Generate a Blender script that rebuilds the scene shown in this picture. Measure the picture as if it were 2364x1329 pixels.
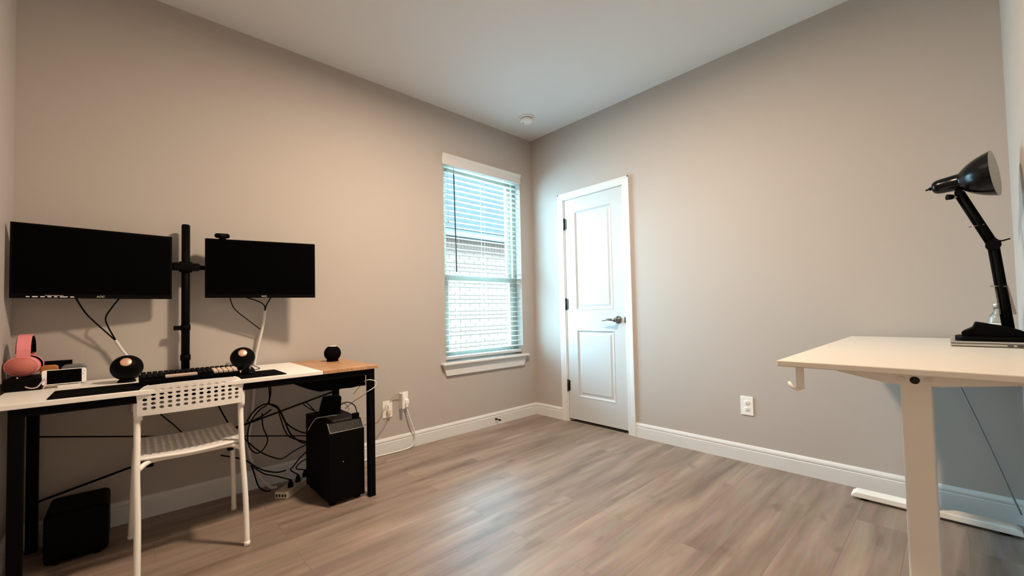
import bpy, bmesh, math, random
from mathutils import Vector, Matrix
random.seed(7)
SC = bpy.context.scene
COL = SC.collection
for o in list(bpy.data.objects):
    bpy.data.objects.remove(o)

# ------------------------------------------------------------------ camera
W, L, H = 3.0714, 3.365, 2.74          # room: x 0..W, y -L..0, z 0..H
def make_camera():
    yaw, p, r = (math.radians(a) for a in (47.0708, 1.7777, -1.2314))
    f = Vector((-math.sin(yaw) * math.cos(p), math.cos(yaw) * math.cos(p), math.sin(p)))
    rt = Vector((math.cos(yaw), math.sin(yaw), 0))
    up = rt.cross(f)
    rt2 = rt * math.cos(r) + up * math.sin(r)
    up2 = up * math.cos(r) - rt * math.sin(r)
    cd = bpy.data.cameras.new('camera')
    cd.sensor_fit = 'HORIZONTAL'; cd.sensor_width = 36.0
    cd.lens = 951.2023 / 2364 * 36.0
    cd.shift_y = (689.4482 - 664.5) / 2364
    cd.clip_start = 0.02; cd.clip_end = 200
    co = bpy.data.objects.new('camera', cd)
    COL.objects.link(co)
    m = Matrix.Identity(4)
    for i in range(3):
        m[i][0] = rt2[i]; m[i][1] = up2[i]; m[i][2] = -f[i]
    m[0][3], m[1][3], m[2][3] = 2.8784, -2.9796, 1.0174
    co.matrix_world = m
    SC.camera = co
make_camera()

# ------------------------------------------------------------------ light and exposure
SC.view_settings.view_transform = 'Standard'
SC.view_settings.look = 'None'
SC.view_settings.exposure = 0.10
SC.view_settings.gamma = 1.0
SC.view_settings.use_curve_mapping = False

wd = bpy.data.worlds.new('world'); SC.world = wd; wd.use_nodes = True
bg = wd.node_tree.nodes['Background']
bg.inputs[0].default_value = (0.42, 0.77, 1.0, 1)
# hazy sky, brighter overhead than at the horizon
_n = wd.node_tree.nodes; _l = wd.node_tree.links
_tc = _n.new('ShaderNodeTexCoord'); _sx = _n.new('ShaderNodeSeparateXYZ'); _mr = _n.new('ShaderNodeMapRange')
_mr.inputs[1].default_value = 0.0; _mr.inputs[2].default_value = 0.8; _mr.inputs[3].default_value = 21.0; _mr.inputs[4].default_value = 84.0
_l.new(_tc.outputs['Generated'], _sx.inputs[0]); _l.new(_sx.outputs['Z'], _mr.inputs[0]); _l.new(_mr.outputs[0], bg.inputs[1])

def add_light(name, kind, loc, energy, color, rot=None, **kw):
    ld = bpy.data.lights.new(name, kind); ld.energy = energy; ld.color = color
    for k, v in kw.items(): setattr(ld, k, v)
    lo = bpy.data.objects.new(name, ld); COL.objects.link(lo); lo.location = loc
    if rot: lo.rotation_euler = rot
    return lo
# daylight on the neighbouring wall (comes over our roof from behind)
add_light('sun', 'SUN', (6, -2, 9), 3.0, (1.0, 0.97, 0.92), (0, math.radians(38), math.radians(-12)), angle=0.02)
# the flush ceiling lamp in the middle of the room (its housing is built below)
LAMP = (1.535, -1.68)
add_light('ceiling_lamp_light', 'AREA', (LAMP[0], LAMP[1], 2.672), 70.0, (1.0, 0.78, 0.58), None, shape='DISK', size=0.24)
# daylight sampling helper for the window opening (portal: gives no light of its own)
po = add_light('window_portal', 'AREA', (-0.17, -0.615, 1.47), 1.0, (1, 1, 1), (0, math.radians(-90), 0), shape='RECTANGLE', size=1.76, size_y=0.92)
po.data.cycles.is_portal = True

# ------------------------------------------------------------------ materials
MATS = {}
def mat(name, col, rough=0.5, metal=0.0, var=0.04, vscale=20.0, bump=0.0, bscale=200.0, spec=0.5, emit=None, estr=0.0, trans=0.0, coat=0.0):
    if name in MATS: return MATS[name]
    m = bpy.data.materials.new(name); m.use_nodes = True
    nt = m.node_tree; b = nt.nodes['Principled BSDF']
    tc = nt.nodes.new('ShaderNodeTexCoord')
    nz = nt.nodes.new('ShaderNodeTexNoise'); nz.inputs['Scale'].default_value = vscale; nz.inputs['Detail'].default_value = 3
    nt.links.new(tc.outputs['Object'], nz.inputs['Vector'])
    mx = nt.nodes.new('ShaderNodeMix'); mx.data_type = 'RGBA'
    lo = tuple(max(0, c * (1 - var)) for c in col) + (1,)
    hi = tuple(min(1, c * (1 + var)) for c in col) + (1,)
    mx.inputs[6].default_value = lo; mx.inputs[7].default_value = hi
    nt.links.new(nz.outputs['Fac'], mx.inputs[0])
    nt.links.new(mx.outputs[2], b.inputs['Base Color'])
    b.inputs['Roughness'].default_value = rough; b.inputs['Metallic'].default_value = metal
    b.inputs['Specular IOR Level'].default_value = spec
    b.inputs['Coat Weight'].default_value = coat
    if trans: b.inputs['Transmission Weight'].default_value = trans
    if emit:
        b.inputs['Emission Color'].default_value = emit + (1,); b.inputs['Emission Strength'].default_value = estr
    if bump:
        n2 = nt.nodes.new('ShaderNodeTexNoise'); n2.inputs['Scale'].default_value = bscale; n2.inputs['Detail'].default_value = 4
        nt.links.new(tc.outputs['Object'], n2.inputs['Vector'])
        bp = nt.nodes.new('ShaderNodeBump'); bp.inputs['Strength'].default_value = bump; bp.inputs['Distance'].default_value = 0.004
        nt.links.new(n2.outputs['Fac'], bp.inputs['Height']); nt.links.new(bp.outputs['Normal'], b.inputs['Normal'])
    MATS[name] = m
    return m

def floor_mat():
    m = bpy.data.materials.new('laminate_planks'); m.use_nodes = True
    nt = m.node_tree; N = nt.nodes; K = nt.links; b = N['Principled BSDF']
    tc = N.new('ShaderNodeTexCoord'); sp = N.new('ShaderNodeSeparateXYZ'); cb = N.new('ShaderNodeCombineXYZ')
    K.new(tc.outputs['Object'], sp.inputs[0])
    K.new(sp.outputs['Y'], cb.inputs['X']); K.new(sp.outputs['X'], cb.inputs['Y'])
    br = N.new('ShaderNodeTexBrick'); K.new(cb.outputs[0], br.inputs['Vector'])
    br.offset = 0.37; br.offset_frequency = 2
    br.inputs['Scale'].default_value = 1.0; br.inputs['Brick Width'].default_value = 1.22; br.inputs['Row Height'].default_value = 0.18
    br.inputs['Mortar Size'].default_value = 0.0012; br.inputs['Mortar Smooth'].default_value = 0.2
    br.inputs['Color1'].default_value = (0, 0, 0, 1); br.inputs['Color2'].default_value = (1, 1, 1, 1); br.inputs['Mortar'].default_value = (0.5, 0.5, 0.5, 1)
    # long soft grain, shifted per plank
    mp = N.new('ShaderNodeMapping'); mp.inputs['Scale'].default_value = (0.9, 9.0, 1.0); K.new(cb.outputs[0], mp.inputs['Vector'])
    off = N.new('ShaderNodeVectorMath'); off.operation = 'ADD'; K.new(mp.outputs[0], off.inputs[0]); K.new(br.outputs['Color'], off.inputs[1])
    n1 = N.new('ShaderNodeTexNoise'); n1.inputs['Scale'].default_value = 1.3; n1.inputs['Detail'].default_value = 5; n1.inputs['Roughness'].default_value = 0.55; n1.inputs['Distortion'].default_value = 0.4
    K.new(off.outputs[0], n1.inputs['Vector'])
    mp2 = N.new('ShaderNodeMapping'); mp2.inputs['Scale'].default_value = (2.5, 70.0, 1.0); K.new(cb.outputs[0], mp2.inputs['Vector'])
    n2 = N.new('ShaderNodeTexNoise'); n2.inputs['Scale'].default_value = 1.0; n2.inputs['Detail'].default_value = 4; K.new(mp2.outputs[0], n2.inputs['Vector'])
    # small knots
    mp3 = N.new('ShaderNodeMapping'); mp3.inputs['Scale'].default_value = (4.0, 11.0, 1.0); K.new(cb.outputs[0], mp3.inputs['Vector'])
    n3 = N.new('ShaderNodeTexNoise'); n3.inputs['Scale'].default_value = 1.0; n3.inputs['Detail'].default_value = 2; K.new(mp3.outputs[0], n3.inputs['Vector'])
    kr = N.new('ShaderNodeMapRange'); kr.inputs[1].default_value = 0.63; kr.inputs[2].default_value = 0.75; kr.inputs[3].default_value = 0; kr.inputs[4].default_value = 0.45; K.new(n3.outputs['Fac'], kr.inputs[0])
    r1 = N.new('ShaderNodeValToRGB'); e = r1.color_ramp.elements
    e[0].position = 0.30; e[0].color = FLOOR_DARK; e[1].position = 0.72; e[1].color = FLOOR_LIGHT
    K.new(n1.outputs['Fac'], r1.inputs[0])
    m1 = N.new('ShaderNodeMix'); m1.data_type = 'RGBA'; m1.blend_type = 'MULTIPLY'; m1.inputs[0].default_value = 0.35
    K.new(r1.outputs[0], m1.inputs[6]); K.new(n2.outputs['Color'], m1.inputs[7])
    m1b = N.new('ShaderNodeMix'); m1b.data_type = 'RGBA'; m1b.blend_type = 'SOFT_LIGHT'; m1b.inputs[0].default_value = 0.09
    K.new(m1.outputs[2], m1b.inputs[6]); K.new(br.outputs['Color'], m1b.inputs[7])
    m2 = N.new('ShaderNodeMix'); m2.data_type = 'RGBA'; K.new(kr.outputs[0], m2.inputs[0]); K.new(m1b.outputs[2], m2.inputs[6]); m2.inputs[7].default_value = (0.07, 0.045, 0.03, 1)
    m3 = N.new('ShaderNodeMix'); m3.data_type = 'RGBA'; K.new(br.outputs['Fac'], m3.inputs[0]); K.new(m2.outputs[2], m3.inputs[6]); m3.inputs[7].default_value = (0.17, 0.13, 0.105, 1)
    K.new(m3.outputs[2], b.inputs['Base Color'])
    b.inputs['Roughness'].default_value = 0.45; b.inputs['Specular IOR Level'].default_value = 0.6
    bp = N.new('ShaderNodeBump'); bp.inputs['Strength'].default_value = 0.12; bp.inputs['Distance'].default_value = 0.002
    K.new(n2.outputs['Fac'], bp.inputs['Height']); K.new(bp.outputs[0], b.inputs['Normal'])
    return m
FLOOR_DARK = (0.20, 0.142, 0.108, 1); FLOOR_LIGHT = (0.44, 0.335, 0.268, 1)

def glass_mat():
    m = bpy.data.materials.new('clear_pane'); m.use_nodes = True
    nt = m.node_tree; nt.nodes.clear(); N = nt.nodes; K = nt.links
    out = N.new('ShaderNodeOutputMaterial'); tr = N.new('ShaderNodeBsdfTransparent'); gl = N.new('ShaderNodeBsdfGlossy'); gl.inputs['Roughness'].default_value = 0.02
    tr.inputs[0].default_value = (0.93, 0.98, 0.97, 1)
    fr = N.new('ShaderNodeFresnel'); fr.inputs[0].default_value = 1.25
    mx = N.new('ShaderNodeMixShader'); K.new(fr.outputs[0], mx.inputs[0]); K.new(tr.outputs[0], mx.inputs[1]); K.new(gl.outputs[0], mx.inputs[2]); K.new(mx.outputs[0], out.inputs[0])
    return m

def brick_mat(name, bw, rh, c1, c2, mo, axes='YZ', ms=0.008, off=0.5):
    m = bpy.data.materials.new(name); m.use_nodes = True
    nt = m.node_tree; N = nt.nodes; K = nt.links; b = N['Principled BSDF']
    tc = N.new('ShaderNodeTexCoord'); sp = N.new('ShaderNodeSeparateXYZ'); cb = N.new('ShaderNodeCombineXYZ')
    K.new(tc.outputs['Object'], sp.inputs[0]); K.new(sp.outputs[axes[0]], cb.inputs['X']); K.new(sp.outputs[axes[1]], cb.inputs['Y'])
    br = N.new('ShaderNodeTexBrick'); br.offset = off; K.new(cb.outputs[0], br.inputs['Vector'])
    br.inputs['Scale'].default_value = 1; br.inputs['Brick Width'].default_value = bw; br.inputs['Row Height'].default_value = rh; br.inputs['Mortar Size'].default_value = ms
    br.inputs['Color1'].default_value = c1; br.inputs['Color2'].default_value = c2; br.inputs['Mortar'].default_value = mo
    K.new(br.outputs['Color'], b.inputs['Base Color']); b.inputs['Roughness'].default_value = 0.9; b.inputs['Specular IOR Level'].default_value = 0.0
    return m

M_wall = mat('greige_paint', (0.48, 0.435, 0.395), 0.75, var=0.012, vscale=3, bump=0.10, bscale=110, spec=0.25)
M_ceil = mat('ceiling_paint', (0.76, 0.76, 0.755), 0.9, var=0.01, vscale=3, bump=0.10, bscale=110, spec=0.2)
M_trim = mat('white_trim_paint', (0.72, 0.72, 0.71), 0.35, var=0.01, vscale=4)
M_door = mat('white_door_paint', (0.58, 0.59, 0.59), 0.32, var=0.01, vscale=4)
M_floor = floor_mat()
M_black = mat('black_plastic', (0.0018, 0.0018, 0.002), 0.55, var=0.2, spec=0.06)
M_blackm = mat('black_powder_coat', (0.0018, 0.0018, 0.0018), 0.6, var=0.2, spec=0.06)
M_blackg = mat('black_gloss', (0.0015, 0.0015, 0.002), 0.2, var=0.1, spec=0.25)
M_screen = mat('dark_screen', (0.001, 0.001, 0.001), 0.5, var=0.1, spec=0.02)
M_fabric = mat('black_fabric', (0.003, 0.003, 0.003), 0.95, var=0.4, vscale=300, bump=0.3, bscale=600, spec=0.03)
M_rubber = mat('black_rubber', (0.003, 0.003, 0.003), 0.8, var=0.2, spec=0.05)
M_cable = mat('black_cable_sheath', (0.002, 0.002, 0.002), 0.6, var=0.2, spec=0.06)
M_whitecab = mat('white_cable_sheath', (0.75, 0.73, 0.69), 0.5, var=0.05)
M_sleeve = mat('white_cable_sleeve', (0.72, 0.70, 0.67), 0.8, var=0.08, vscale=200, bump=0.3, bscale=500)
M_beige = mat('beige_cord', (0.45, 0.38, 0.30), 0.6)
M_white = mat('white_plastic', (0.90, 0.88, 0.85), 0.4, var=0.02)
M_whitem = mat('white_powder_coat', (0.90, 0.87, 0.81), 0.4, var=0.02)
M_top = mat('white_laminate', (0.92, 0.89, 0.84), 0.4, var=0.02)
M_stand = mat('off_white_laminate', (0.70, 0.66, 0.59), 0.42, var=0.02)
M_grey = mat('grey_plastic', (0.16, 0.16, 0.17), 0.5)
M_mid = mat('light_grey_plastic', (0.5, 0.5, 0.5), 0.4)
M_chrome = mat('satin_nickel', (0.24, 0.23, 0.22), 0.22, 1.0)
M_hinge = mat('dark_bronze', (0.05, 0.045, 0.04), 0.35, 0.9)
M_copper = mat('copper_cone', (0.85, 0.52, 0.36), 0.35, 0.5)
M_pink = mat('pink_plastic', (0.84, 0.27, 0.29), 0.45, var=0.04)
M_pinkd = mat('pink_mesh_cover', (0.55, 0.155, 0.125), 0.6, var=0.12, vscale=250)
M_orange = mat('orange_leather', (0.55, 0.22, 0.06), 0.5, var=0.1)
M_keytan = mat('beige_keycap', (0.62, 0.48, 0.40), 0.5, var=0.1)
M_inner = mat('lamp_inner_white', (0.70, 0.70, 0.66), 0.5)
M_slot = mat('dark_slot', (0.015, 0.013, 0.012), 0.7)
M_vinyl = mat('white_vinyl', (0.46, 0.46, 0.38), 0.4, var=0.02)
M_slat = mat('white_blind_slat', (0.56, 0.57, 0.57), 0.4, var=0.02)
M_silver = mat('brushed_aluminium', (0.55, 0.54, 0.52), 0.35, 0.8)
M_diff = mat('lit_diffuser', (0.9, 0.85, 0.8), 0.4, emit=(1.0, 0.78, 0.55), estr=3.0)
M_glass = glass_mat()
def wood_mat():
    m = bpy.data.materials.new('oak_veneer'); m.use_nodes = True
    nt = m.node_tree; N = nt.nodes; K = nt.links; b = N['Principled BSDF']
    tc = N.new('ShaderNodeTexCoord'); mp = N.new('ShaderNodeMapping'); mp.inputs['Scale'].default_value = (3, 40, 3)
    K.new(tc.outputs['Object'], mp.inputs[0])
    n = N.new('ShaderNodeTexNoise'); n.inputs['Scale'].default_value = 2; n.inputs['Detail'].default_value = 4; K.new(mp.outputs[0], n.inputs['Vector'])
    r = N.new('ShaderNodeValToRGB'); r.color_ramp.elements[0].color = (0.36, 0.185, 0.085, 1); r.color_ramp.elements[1].color = (0.55, 0.31, 0.16, 1)
    r.color_ramp.elements[0].position = 0.3; r.color_ramp.elements[1].position = 0.7
    K.new(n.outputs['Fac'], r.inputs[0]); K.new(r.outputs[0], b.inputs['Base Color']); b.inputs['Roughness'].default_value = 0.4
    return m
M_wood = wood_mat()

# ------------------------------------------------------------------ mesh helpers
class MB:
    def __init__(self): self.bm = bmesh.new()
    def _merge(self, b, M=None):
        me = bpy.data.meshes.new('tmp'); b.to_mesh(me); b.free()
        if M is not None: me.transform(M)
        self.bm.from_mesh(me); bpy.data.meshes.remove(me)
        return self
    def box(self, x0, x1, y0, y1, z0, z1, bev=0.0, seg=2, M=None):
        b = bmesh.new(); bmesh.ops.create_cube(b, size=1)
        for v in b.verts:
            v.co = Vector(((x0 + x1) / 2 + v.co.x * (x1 - x0), (y0 + y1) / 2 + v.co.y * (y1 - y0), (z0 + z1) / 2 + v.co.z * (z1 - z0)))
        if bev > 0: bmesh.ops.bevel(b, geom=list(b.edges), offset=bev, segments=seg, affect='EDGES', profile=0.5)
        return self._merge(b, M)
    def tube(self, pts, r, n=10, closed=False, smooth=0, M=None, cap=True):
        pts = [Vector(p) for p in pts]
        if smooth: pts = spline(pts, smooth, closed)
        rr = r if isinstance(r, (list, tuple)) else [r] * len(pts)
        b = bmesh.new(); rings = []; k = len(pts); ref = None
        for i, p in enumerate(pts):
            if closed: t = pts[(i + 1) % k] - pts[(i - 1) % k]
            else: t = pts[min(i + 1, k - 1)] - pts[max(i - 1, 0)]
            if t.length < 1e-9: t = Vector((0, 0, 1))
            t.normalize()
            if ref is None: ref = Vector((0, 0, 1)) if abs(t.z) < 0.9 else Vector((1, 0, 0))
            u = ref - t * ref.dot(t)
            if u.length < 1e-6: u = t.orthogonal()
            u.normalize(); ref = u; w = t.cross(u)
            rings.append([b.verts.new(p + (u * math.cos(2 * math.pi * j / n) + w * math.sin(2 * math.pi * j / n)) * rr[i]) for j in range(n)])
        for i in range(k if closed else k - 1):
            A, B = rings[i], rings[(i + 1) % k]
            for j in range(n):
                f = b.faces.new((A[j], A[(j + 1) % n], B[(j + 1) % n], B[j])); f.smooth = True
        if not closed and cap:
            b.faces.new(list(reversed(rings[0]))); b.faces.new(rings[-1])
        return self._merge(b, M)
    def cyl(self, p0, p1, r, r2=None, n=24):
        return self.tube([p0, p1], [r, r if r2 is None else r2], n)
    def lathe(self, prof, n=32, M=None, smooth=True, cap=True):
        # prof: (radius, height) from bottom to top, about local z
        b = bmesh.new(); rings = []
        for r, z in prof:
            if r < 1e-6: rings.append([b.verts.new((0, 0, z))])
            else: rings.append([b.verts.new((r * math.cos(2 * math.pi * j / n), r * math.sin(2 * math.pi * j / n), z)) for j in range(n)])
        for A, B in zip(rings, rings[1:]):
            for j in range(n):
                if len(A) == 1 and len(B) == 1: continue
                if len(A) == 1: f = b.faces.new((A[0], B[(j + 1) % n], B[j])) if False else b.faces.new((A[0], B[j], B[(j + 1) % n]))
                elif len(B) == 1: f = b.faces.new((A[j], A[(j + 1) % n], B[0]))
                else: f = b.faces.new((A[j], A[(j + 1) % n], B[(j + 1) % n], B[j]))
                f.smooth = smooth
        if cap:
            if len(rings[0]) > 1: b.faces.new(list(reversed(rings[0])))
            if len(rings[-1]) > 1: b.faces.new(rings[-1])
        bmesh.ops.recalc_face_normals(b, faces=b.faces)
        return self._merge(b, M)
    def prism(self, poly, a0, a1, axis='z', M=None, bev=0.0):
        # poly: 2D points; axis: extrusion axis; remaining axes in order xyz
        b = bmesh.new()
        def P(u, v, a):
            return {'z': (u, v, a), 'y': (u, a, v), 'x': (a, u, v)}[axis]
        lo = [b.verts.new(P(u, v, a0)) for u, v in poly]; hi = [b.verts.new(P(u, v, a1)) for u, v in poly]
        b.faces.new(lo); b.faces.new(hi); k = len(poly)
        for i in range(k): b.faces.new((lo[i], lo[(i + 1) % k], hi[(i + 1) % k], hi[i]))
        bmesh.ops.recalc_face_normals(b, faces=b.faces)
        if bev > 0: bmesh.ops.bevel(b, geom=list(b.edges), offset=bev, segments=2, affect='EDGES', profile=0.5)
        return self._merge(b, M)
    def sphere(self, c, r, sx=1, sy=1, sz=1, n=32, M=None):
        b = bmesh.new(); bmesh.ops.create_uvsphere(b, u_segments=n, v_segments=n // 2, radius=r)
        for v in b.verts: v.co = Vector((c[0] + v.co.x * sx, c[1] + v.co.y * sy, c[2] + v.co.z * sz))
        for f in b.faces: f.smooth = True
        return self._merge(b, M)
    def quad(self, a, b_, c, d):
        vs = [self.bm.verts.new(p) for p in (a, b_, c, d)]; self.bm.faces.new(vs); return self

def spline(pts, sub=6, closed=False):
    k = len(pts); out = []
    rng = range(k) if closed else range(k - 1)
    for i in rng:
        if closed: p0, p1, p2, p3 = pts[(i - 1) % k], pts[i], pts[(i + 1) % k], pts[(i + 2) % k]
        else: p0, p1, p2, p3 = pts[max(i - 1, 0)], pts[i], pts[i + 1], pts[min(i + 2, k - 1)]
        for j in range(sub):
            t = j / sub
            out.append(0.5 * ((2 * p1) + (p2 - p0) * t + (2 * p0 - 5 * p1 + 4 * p2 - p3) * t * t + (3 * p1 - p0 - 3 * p2 + p3) * t * t * t))
    if not closed: out.append(pts[-1].copy())
    return out

def root_of(o):
    v = Vector((0, 0, 0))
    while o is not None:
        v += o.location; o = o.parent
    return v
def obj(name, mb, m, parent=None, loc=None, label=None, M=None):
    """mb holds world coordinates; the object gets its origin at its parent's (or LOC)."""
    me = bpy.data.meshes.new(name); mb.bm.to_mesh(me); mb.bm.free(); me.materials.append(m)
    o = bpy.data.objects.new(name, me); COL.objects.link(o)
    if M is not None: me.transform(M)
    base = Vector(loc) if loc is not None else Vector((0, 0, 0))
    if parent is not None:
        base = root_of(parent); o.parent = parent
    else: o.location = base
    me.transform(Matrix.Translation(-base))
    if label: o['label'] = label
    return o
def tag(o, label, cat, group=None, kind=None):
    o['label'] = label; o['category'] = cat
    if group: o['group'] = group
    if kind: o['kind'] = kind
    return o
def thing(name, label, cat, loc, group=None, kind=None):
    o = bpy.data.objects.new(name, None); COL.objects.link(o); o.location = loc; o.empty_display_size = 0.05
    return tag(o, label, cat, group, kind)
def struct(name, mb, m, label, cat, parent=None, loc=None):
    o = obj(name, mb, m, parent, loc)
    if parent is None: tag(o, label, cat, kind='structure')
    return o
def text_mesh(name, s, size, M, m, parent, depth=0.0004):
    cu = bpy.data.curves.new('txt', 'FONT'); cu.body = s; cu.size = size; cu.align_x = 'CENTER'; cu.extrude = depth
    to = bpy.data.objects.new('txt', cu); COL.objects.link(to)
    me = bpy.data.meshes.new_from_object(to.evaluated_get(bpy.context.evaluated_depsgraph_get()))
    bpy.data.objects.remove(to); bpy.data.curves.remove(cu)
    me.transform(M); me.transform(Matrix.Translation(-root_of(parent)))
    me.materials.clear(); me.materials.append(m); me.name = name
    o = bpy.data.objects.new(name, me); COL.objects.link(o); o.parent = parent
    return o

# ------------------------------------------------------------------ room shell
T = 0.14
WY0, WY1, WZ0, WZ1 = -1.060, -0.168, 0.590, 2.330      # window opening
DX0, DX1, DZ1 = 0.402, 1.046, 2.050                    # door opening
struct('floor', MB().box(-0.0, W, -L, 0.0, -0.1, 0), M_floor, 'grey brown wood laminate plank floor', 'floor')
struct('ceiling', MB().box(-T, W + T, -L - T, T, H, H + 0.1), M_ceil, 'smooth white ceiling', 'ceiling')
w = MB()
w.box(-T, 0, -L - T, WY0, -0.1, H).box(-T, 0, WY1, T, -0.1, H).box(-T, 0, WY0, WY1, -0.1, WZ0).box(-T, 0, WY0, WY1, WZ1, H)
struct('wall_left', w, M_wall, 'greige wall with the window and the black desk', 'wall')
w = MB()
w.box(0, DX0, 0, T, -0.1, H).box(DX1, W + T, 0, T, -0.1, H).box(DX0, DX1, 0, T, DZ1, H)
struct('wall_far', w, M_wall, 'greige wall with the white panel door', 'wall')
struct('wall_right', MB().box(W, W + T, -L - T, 0, -0.1, H), M_wall, 'greige wall behind the lamp at the right edge', 'wall')
struct('wall_near', MB().box(0, W, -L - T, -L, -0.1, H), M_wall, 'greige wall at the left edge beside the desk', 'wall')
# unseen closet box behind the door, added to keep outside light from leaking in
c = MB(); c.box(DX0 - 0.05, DX1 + 0.05, 0.75, 0.79, -0.1, 2.2).box(DX0 - 0.09, DX0 - 0.05, T, 0.79, -0.1, 2.2).box(DX1 + 0.05, DX1 + 0.09, T, 0.79, -0.1, 2.2).box(DX0 - 0.09, DX1 + 0.09, T, 0.79, 2.2, 2.24).box(DX0 - 0.09, DX1 + 0.09, 0.0, 0.79, -0.14, -0.004)
struct('closet_light_block', c, M_wall, 'unseen closet walls behind the door, added to block outside light', 'wall')

BP = [(0.0, 0.0), (0.015, 0.0), (0.015, 0.078), (0.0115, 0.081), (0.0115, 0.086), (0.014, 0.088), (0.0135, 0.097), (0.008, 0.108), (0.005, 0.1115), (0.0, 0.1115)]
def baseboard(name, side, a0, a1, label):
    mb = MB()
    if side == 'left': mb.prism([(d, z) for d, z in BP], a0, a1, 'y')
    if side == 'near': mb.prism([(-L + d, z) for d, z in BP], a0, a1, 'x')
    if side == 'far': mb.prism([(-d, z) for d, z in BP], a0, a1, 'x')
    if side == 'right': mb.prism([(W - d, z) for d, z in BP], a0, a1, 'y')
    struct(name, mb, M_trim, label, 'baseboard')
CX0, CX1 = 0.350, 1.108
baseboard('baseboard_left', 'left', -L, 0, 'white moulded baseboard under the window')
baseboard('baseboard_far', 'far', 0.0135, CX0, 'short white baseboard between the corner and the door')
baseboard('baseboard_far_right', 'far', CX1, W, 'long white baseboard right of the door')
baseboard('baseboard_near', 'near', 0.0135, W, 'white baseboard along the near wall')
baseboard('baseboard_right', 'right', -L, 0, 'white baseboard along the right wall')

# door casing and jamb
def casing(u0, u1, a0, a1, vert, inner_low):
    pass
mb = MB()
for (x0, x1, s) in ((CX0, DX0 + 0.004, 1), (DX1 - 0.004, CX1, -1)):
    o0, o1 = (x0, x1) if s == 1 else (x1, x0)
    prof = [(o0, 0.0), (o0, -0.018), (o0 + s * 0.012, -0.018), (o0 + s * 0.016, -0.0155), (o0 + s * 0.034, -0.013), (o0 + s * 0.040, -0.010), (o1, -0.009), (o1, 0.0)]
    mb.prism(prof, 0.0, 2.105, 'z')
zt0, zt1 = DZ1 - 0.004, 2.105
prof = [(0.0, zt1), (-0.018, zt1), (-0.018, zt1 - 0.012), (-0.0155, zt1 - 0.016), (-0.013, zt1 - 0.034), (-0.010, zt1 - 0.040), (-0.009, zt0), (0.0, zt0)]
mb.prism(prof, CX0 + 0.001, CX1 - 0.001, 'x')
mb.box(DX0, DX0 + 0.014, 0.0, T, 0, DZ1).box(DX1 - 0.014, DX1, 0.0, T, 0, DZ1).box(DX0, DX1, 0.0, T, DZ1 - 0.008, DZ1)
mb.box(DX0 + 0.014, DX0 + 0.026, 0.046, 0.08, 0, DZ1).box(DX1 - 0.026, DX1 - 0.014, 0.046, 0.08, 0, DZ1)
struct('trim_1', mb, M_trim, 'white casing around the closet door', 'door casing')

# door slab with two recessed, raised-centre panels
def door_slab():
    b = bmesh.new()
    x0, x1, z0, z1, y = DX0 + 0.0165, DX1 - 0.0165, 0.028, 2.040, 0.006
    yb = y + 0.035
    panels = [(x0 + 0.108, x1 - 0.108, 1.018, 1.922), (x0 + 0.108, x1 - 0.108, 0.232, 0.840)]
    xs = [x0, panels[0][0], panels[0][1], x1]; zs = [z0, 0.232, 0.840, 1.018, 1.922, z1]
    grid = {(i, j): b.verts.new((xs[i], y, zs[j])) for i in range(4) for j in range(6)}
    for i in range(3):
        for j in range(5):
            if i == 1 and j in (1, 3): continue
            b.faces.new((grid[i, j], grid[i + 1, j], grid[i + 1, j + 1], grid[i, j + 1]))
    for (px0, px1, pz0, pz1), (ia, ja) in zip(panels, ((1, 3), (1, 1))):
        prev = [grid[1, ja], grid[2, ja], grid[2, ja + 1], grid[1, ja + 1]]
        for inset, dy in ((0.006, -0.003), (0.012, 0.003), (0.020, 0.010), (0.032, 0.010), (0.046, 0.004), (0.050, 0.004)):
            cur = [b.verts.new((px0 + inset, y + dy, pz0 + inset)), b.verts.new((px1 - inset, y + dy, pz0 + inset)), b.verts.new((px1 - inset, y + dy, pz1 - inset)), b.verts.new((px0 + inset, y + dy, pz1 - inset))]
            for k in range(4): b.faces.new((prev[k], prev[(k + 1) % 4], cur[(k + 1) % 4], cur[k]))
            prev = cur
        b.faces.new(prev)
    back = [b.verts.new((xx, yb, zz)) for xx, zz in ((x0, z0), (x1, z0), (x1, z1), (x0, z1))]
    b.faces.new(list(reversed(back)))
    def rim(idx, bi, bj): b.faces.new([grid[k] for k in idx] + [back[bj], back[bi]])
    rim([(i, 0) for i in range(4)], 0, 1); rim([(3, j) for j in range(6)], 1, 2)
    rim([(i, 5) for i in range(3, -1, -1)], 2, 3); rim([(0, j) for j in range(5, -1, -1)], 3, 0)
    bmesh.ops.recalc_face_normals(b, faces=b.faces)
    m = MB(); m._merge(b); return m
door = thing('door_1', 'white two-panel closet door with dark hinges and a nickel lever', 'door', (0.72, 0.02, 0.0), kind='structure')
obj('door_slab', door_slab(), M_door, door)
for z in (1.821, 1.075, 0.328):
    h = MB(); h.cyl((DX0 + 0.014, -0.004, z - 0.046), (DX0 + 0.014, -0.004, z + 0.046), 0.0065, n=14)
    h.box(DX0 + 0.012, DX0 + 0.034, 0.0, 0.0058, z - 0.046, z + 0.046)
    for dz in (-0.05, 0.05): h.sphere((DX0 + 0.014, -0.004, z + dz), 0.0065, n=12)
    obj('hinge', h, M_hinge, door, label='dark bronze door hinge')
hd = MB(); KX, KZ = 0.963, 0.930
RX = Matrix.Translation((KX, 0.006, KZ)) @ Matrix.Rotation(math.radians(90), 4, 'X')
hd.lathe([(0.0, 0.0), (0.032, 0.0), (0.033, 0.004), (0.030, 0.010), (0.022, 0.016), (0.013, 0.022), (0.012, 0.046), (0.016, 0.050), (0.017, 0.062), (0.010, 0.068), (0, 0.068)], 28, RX)
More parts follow.
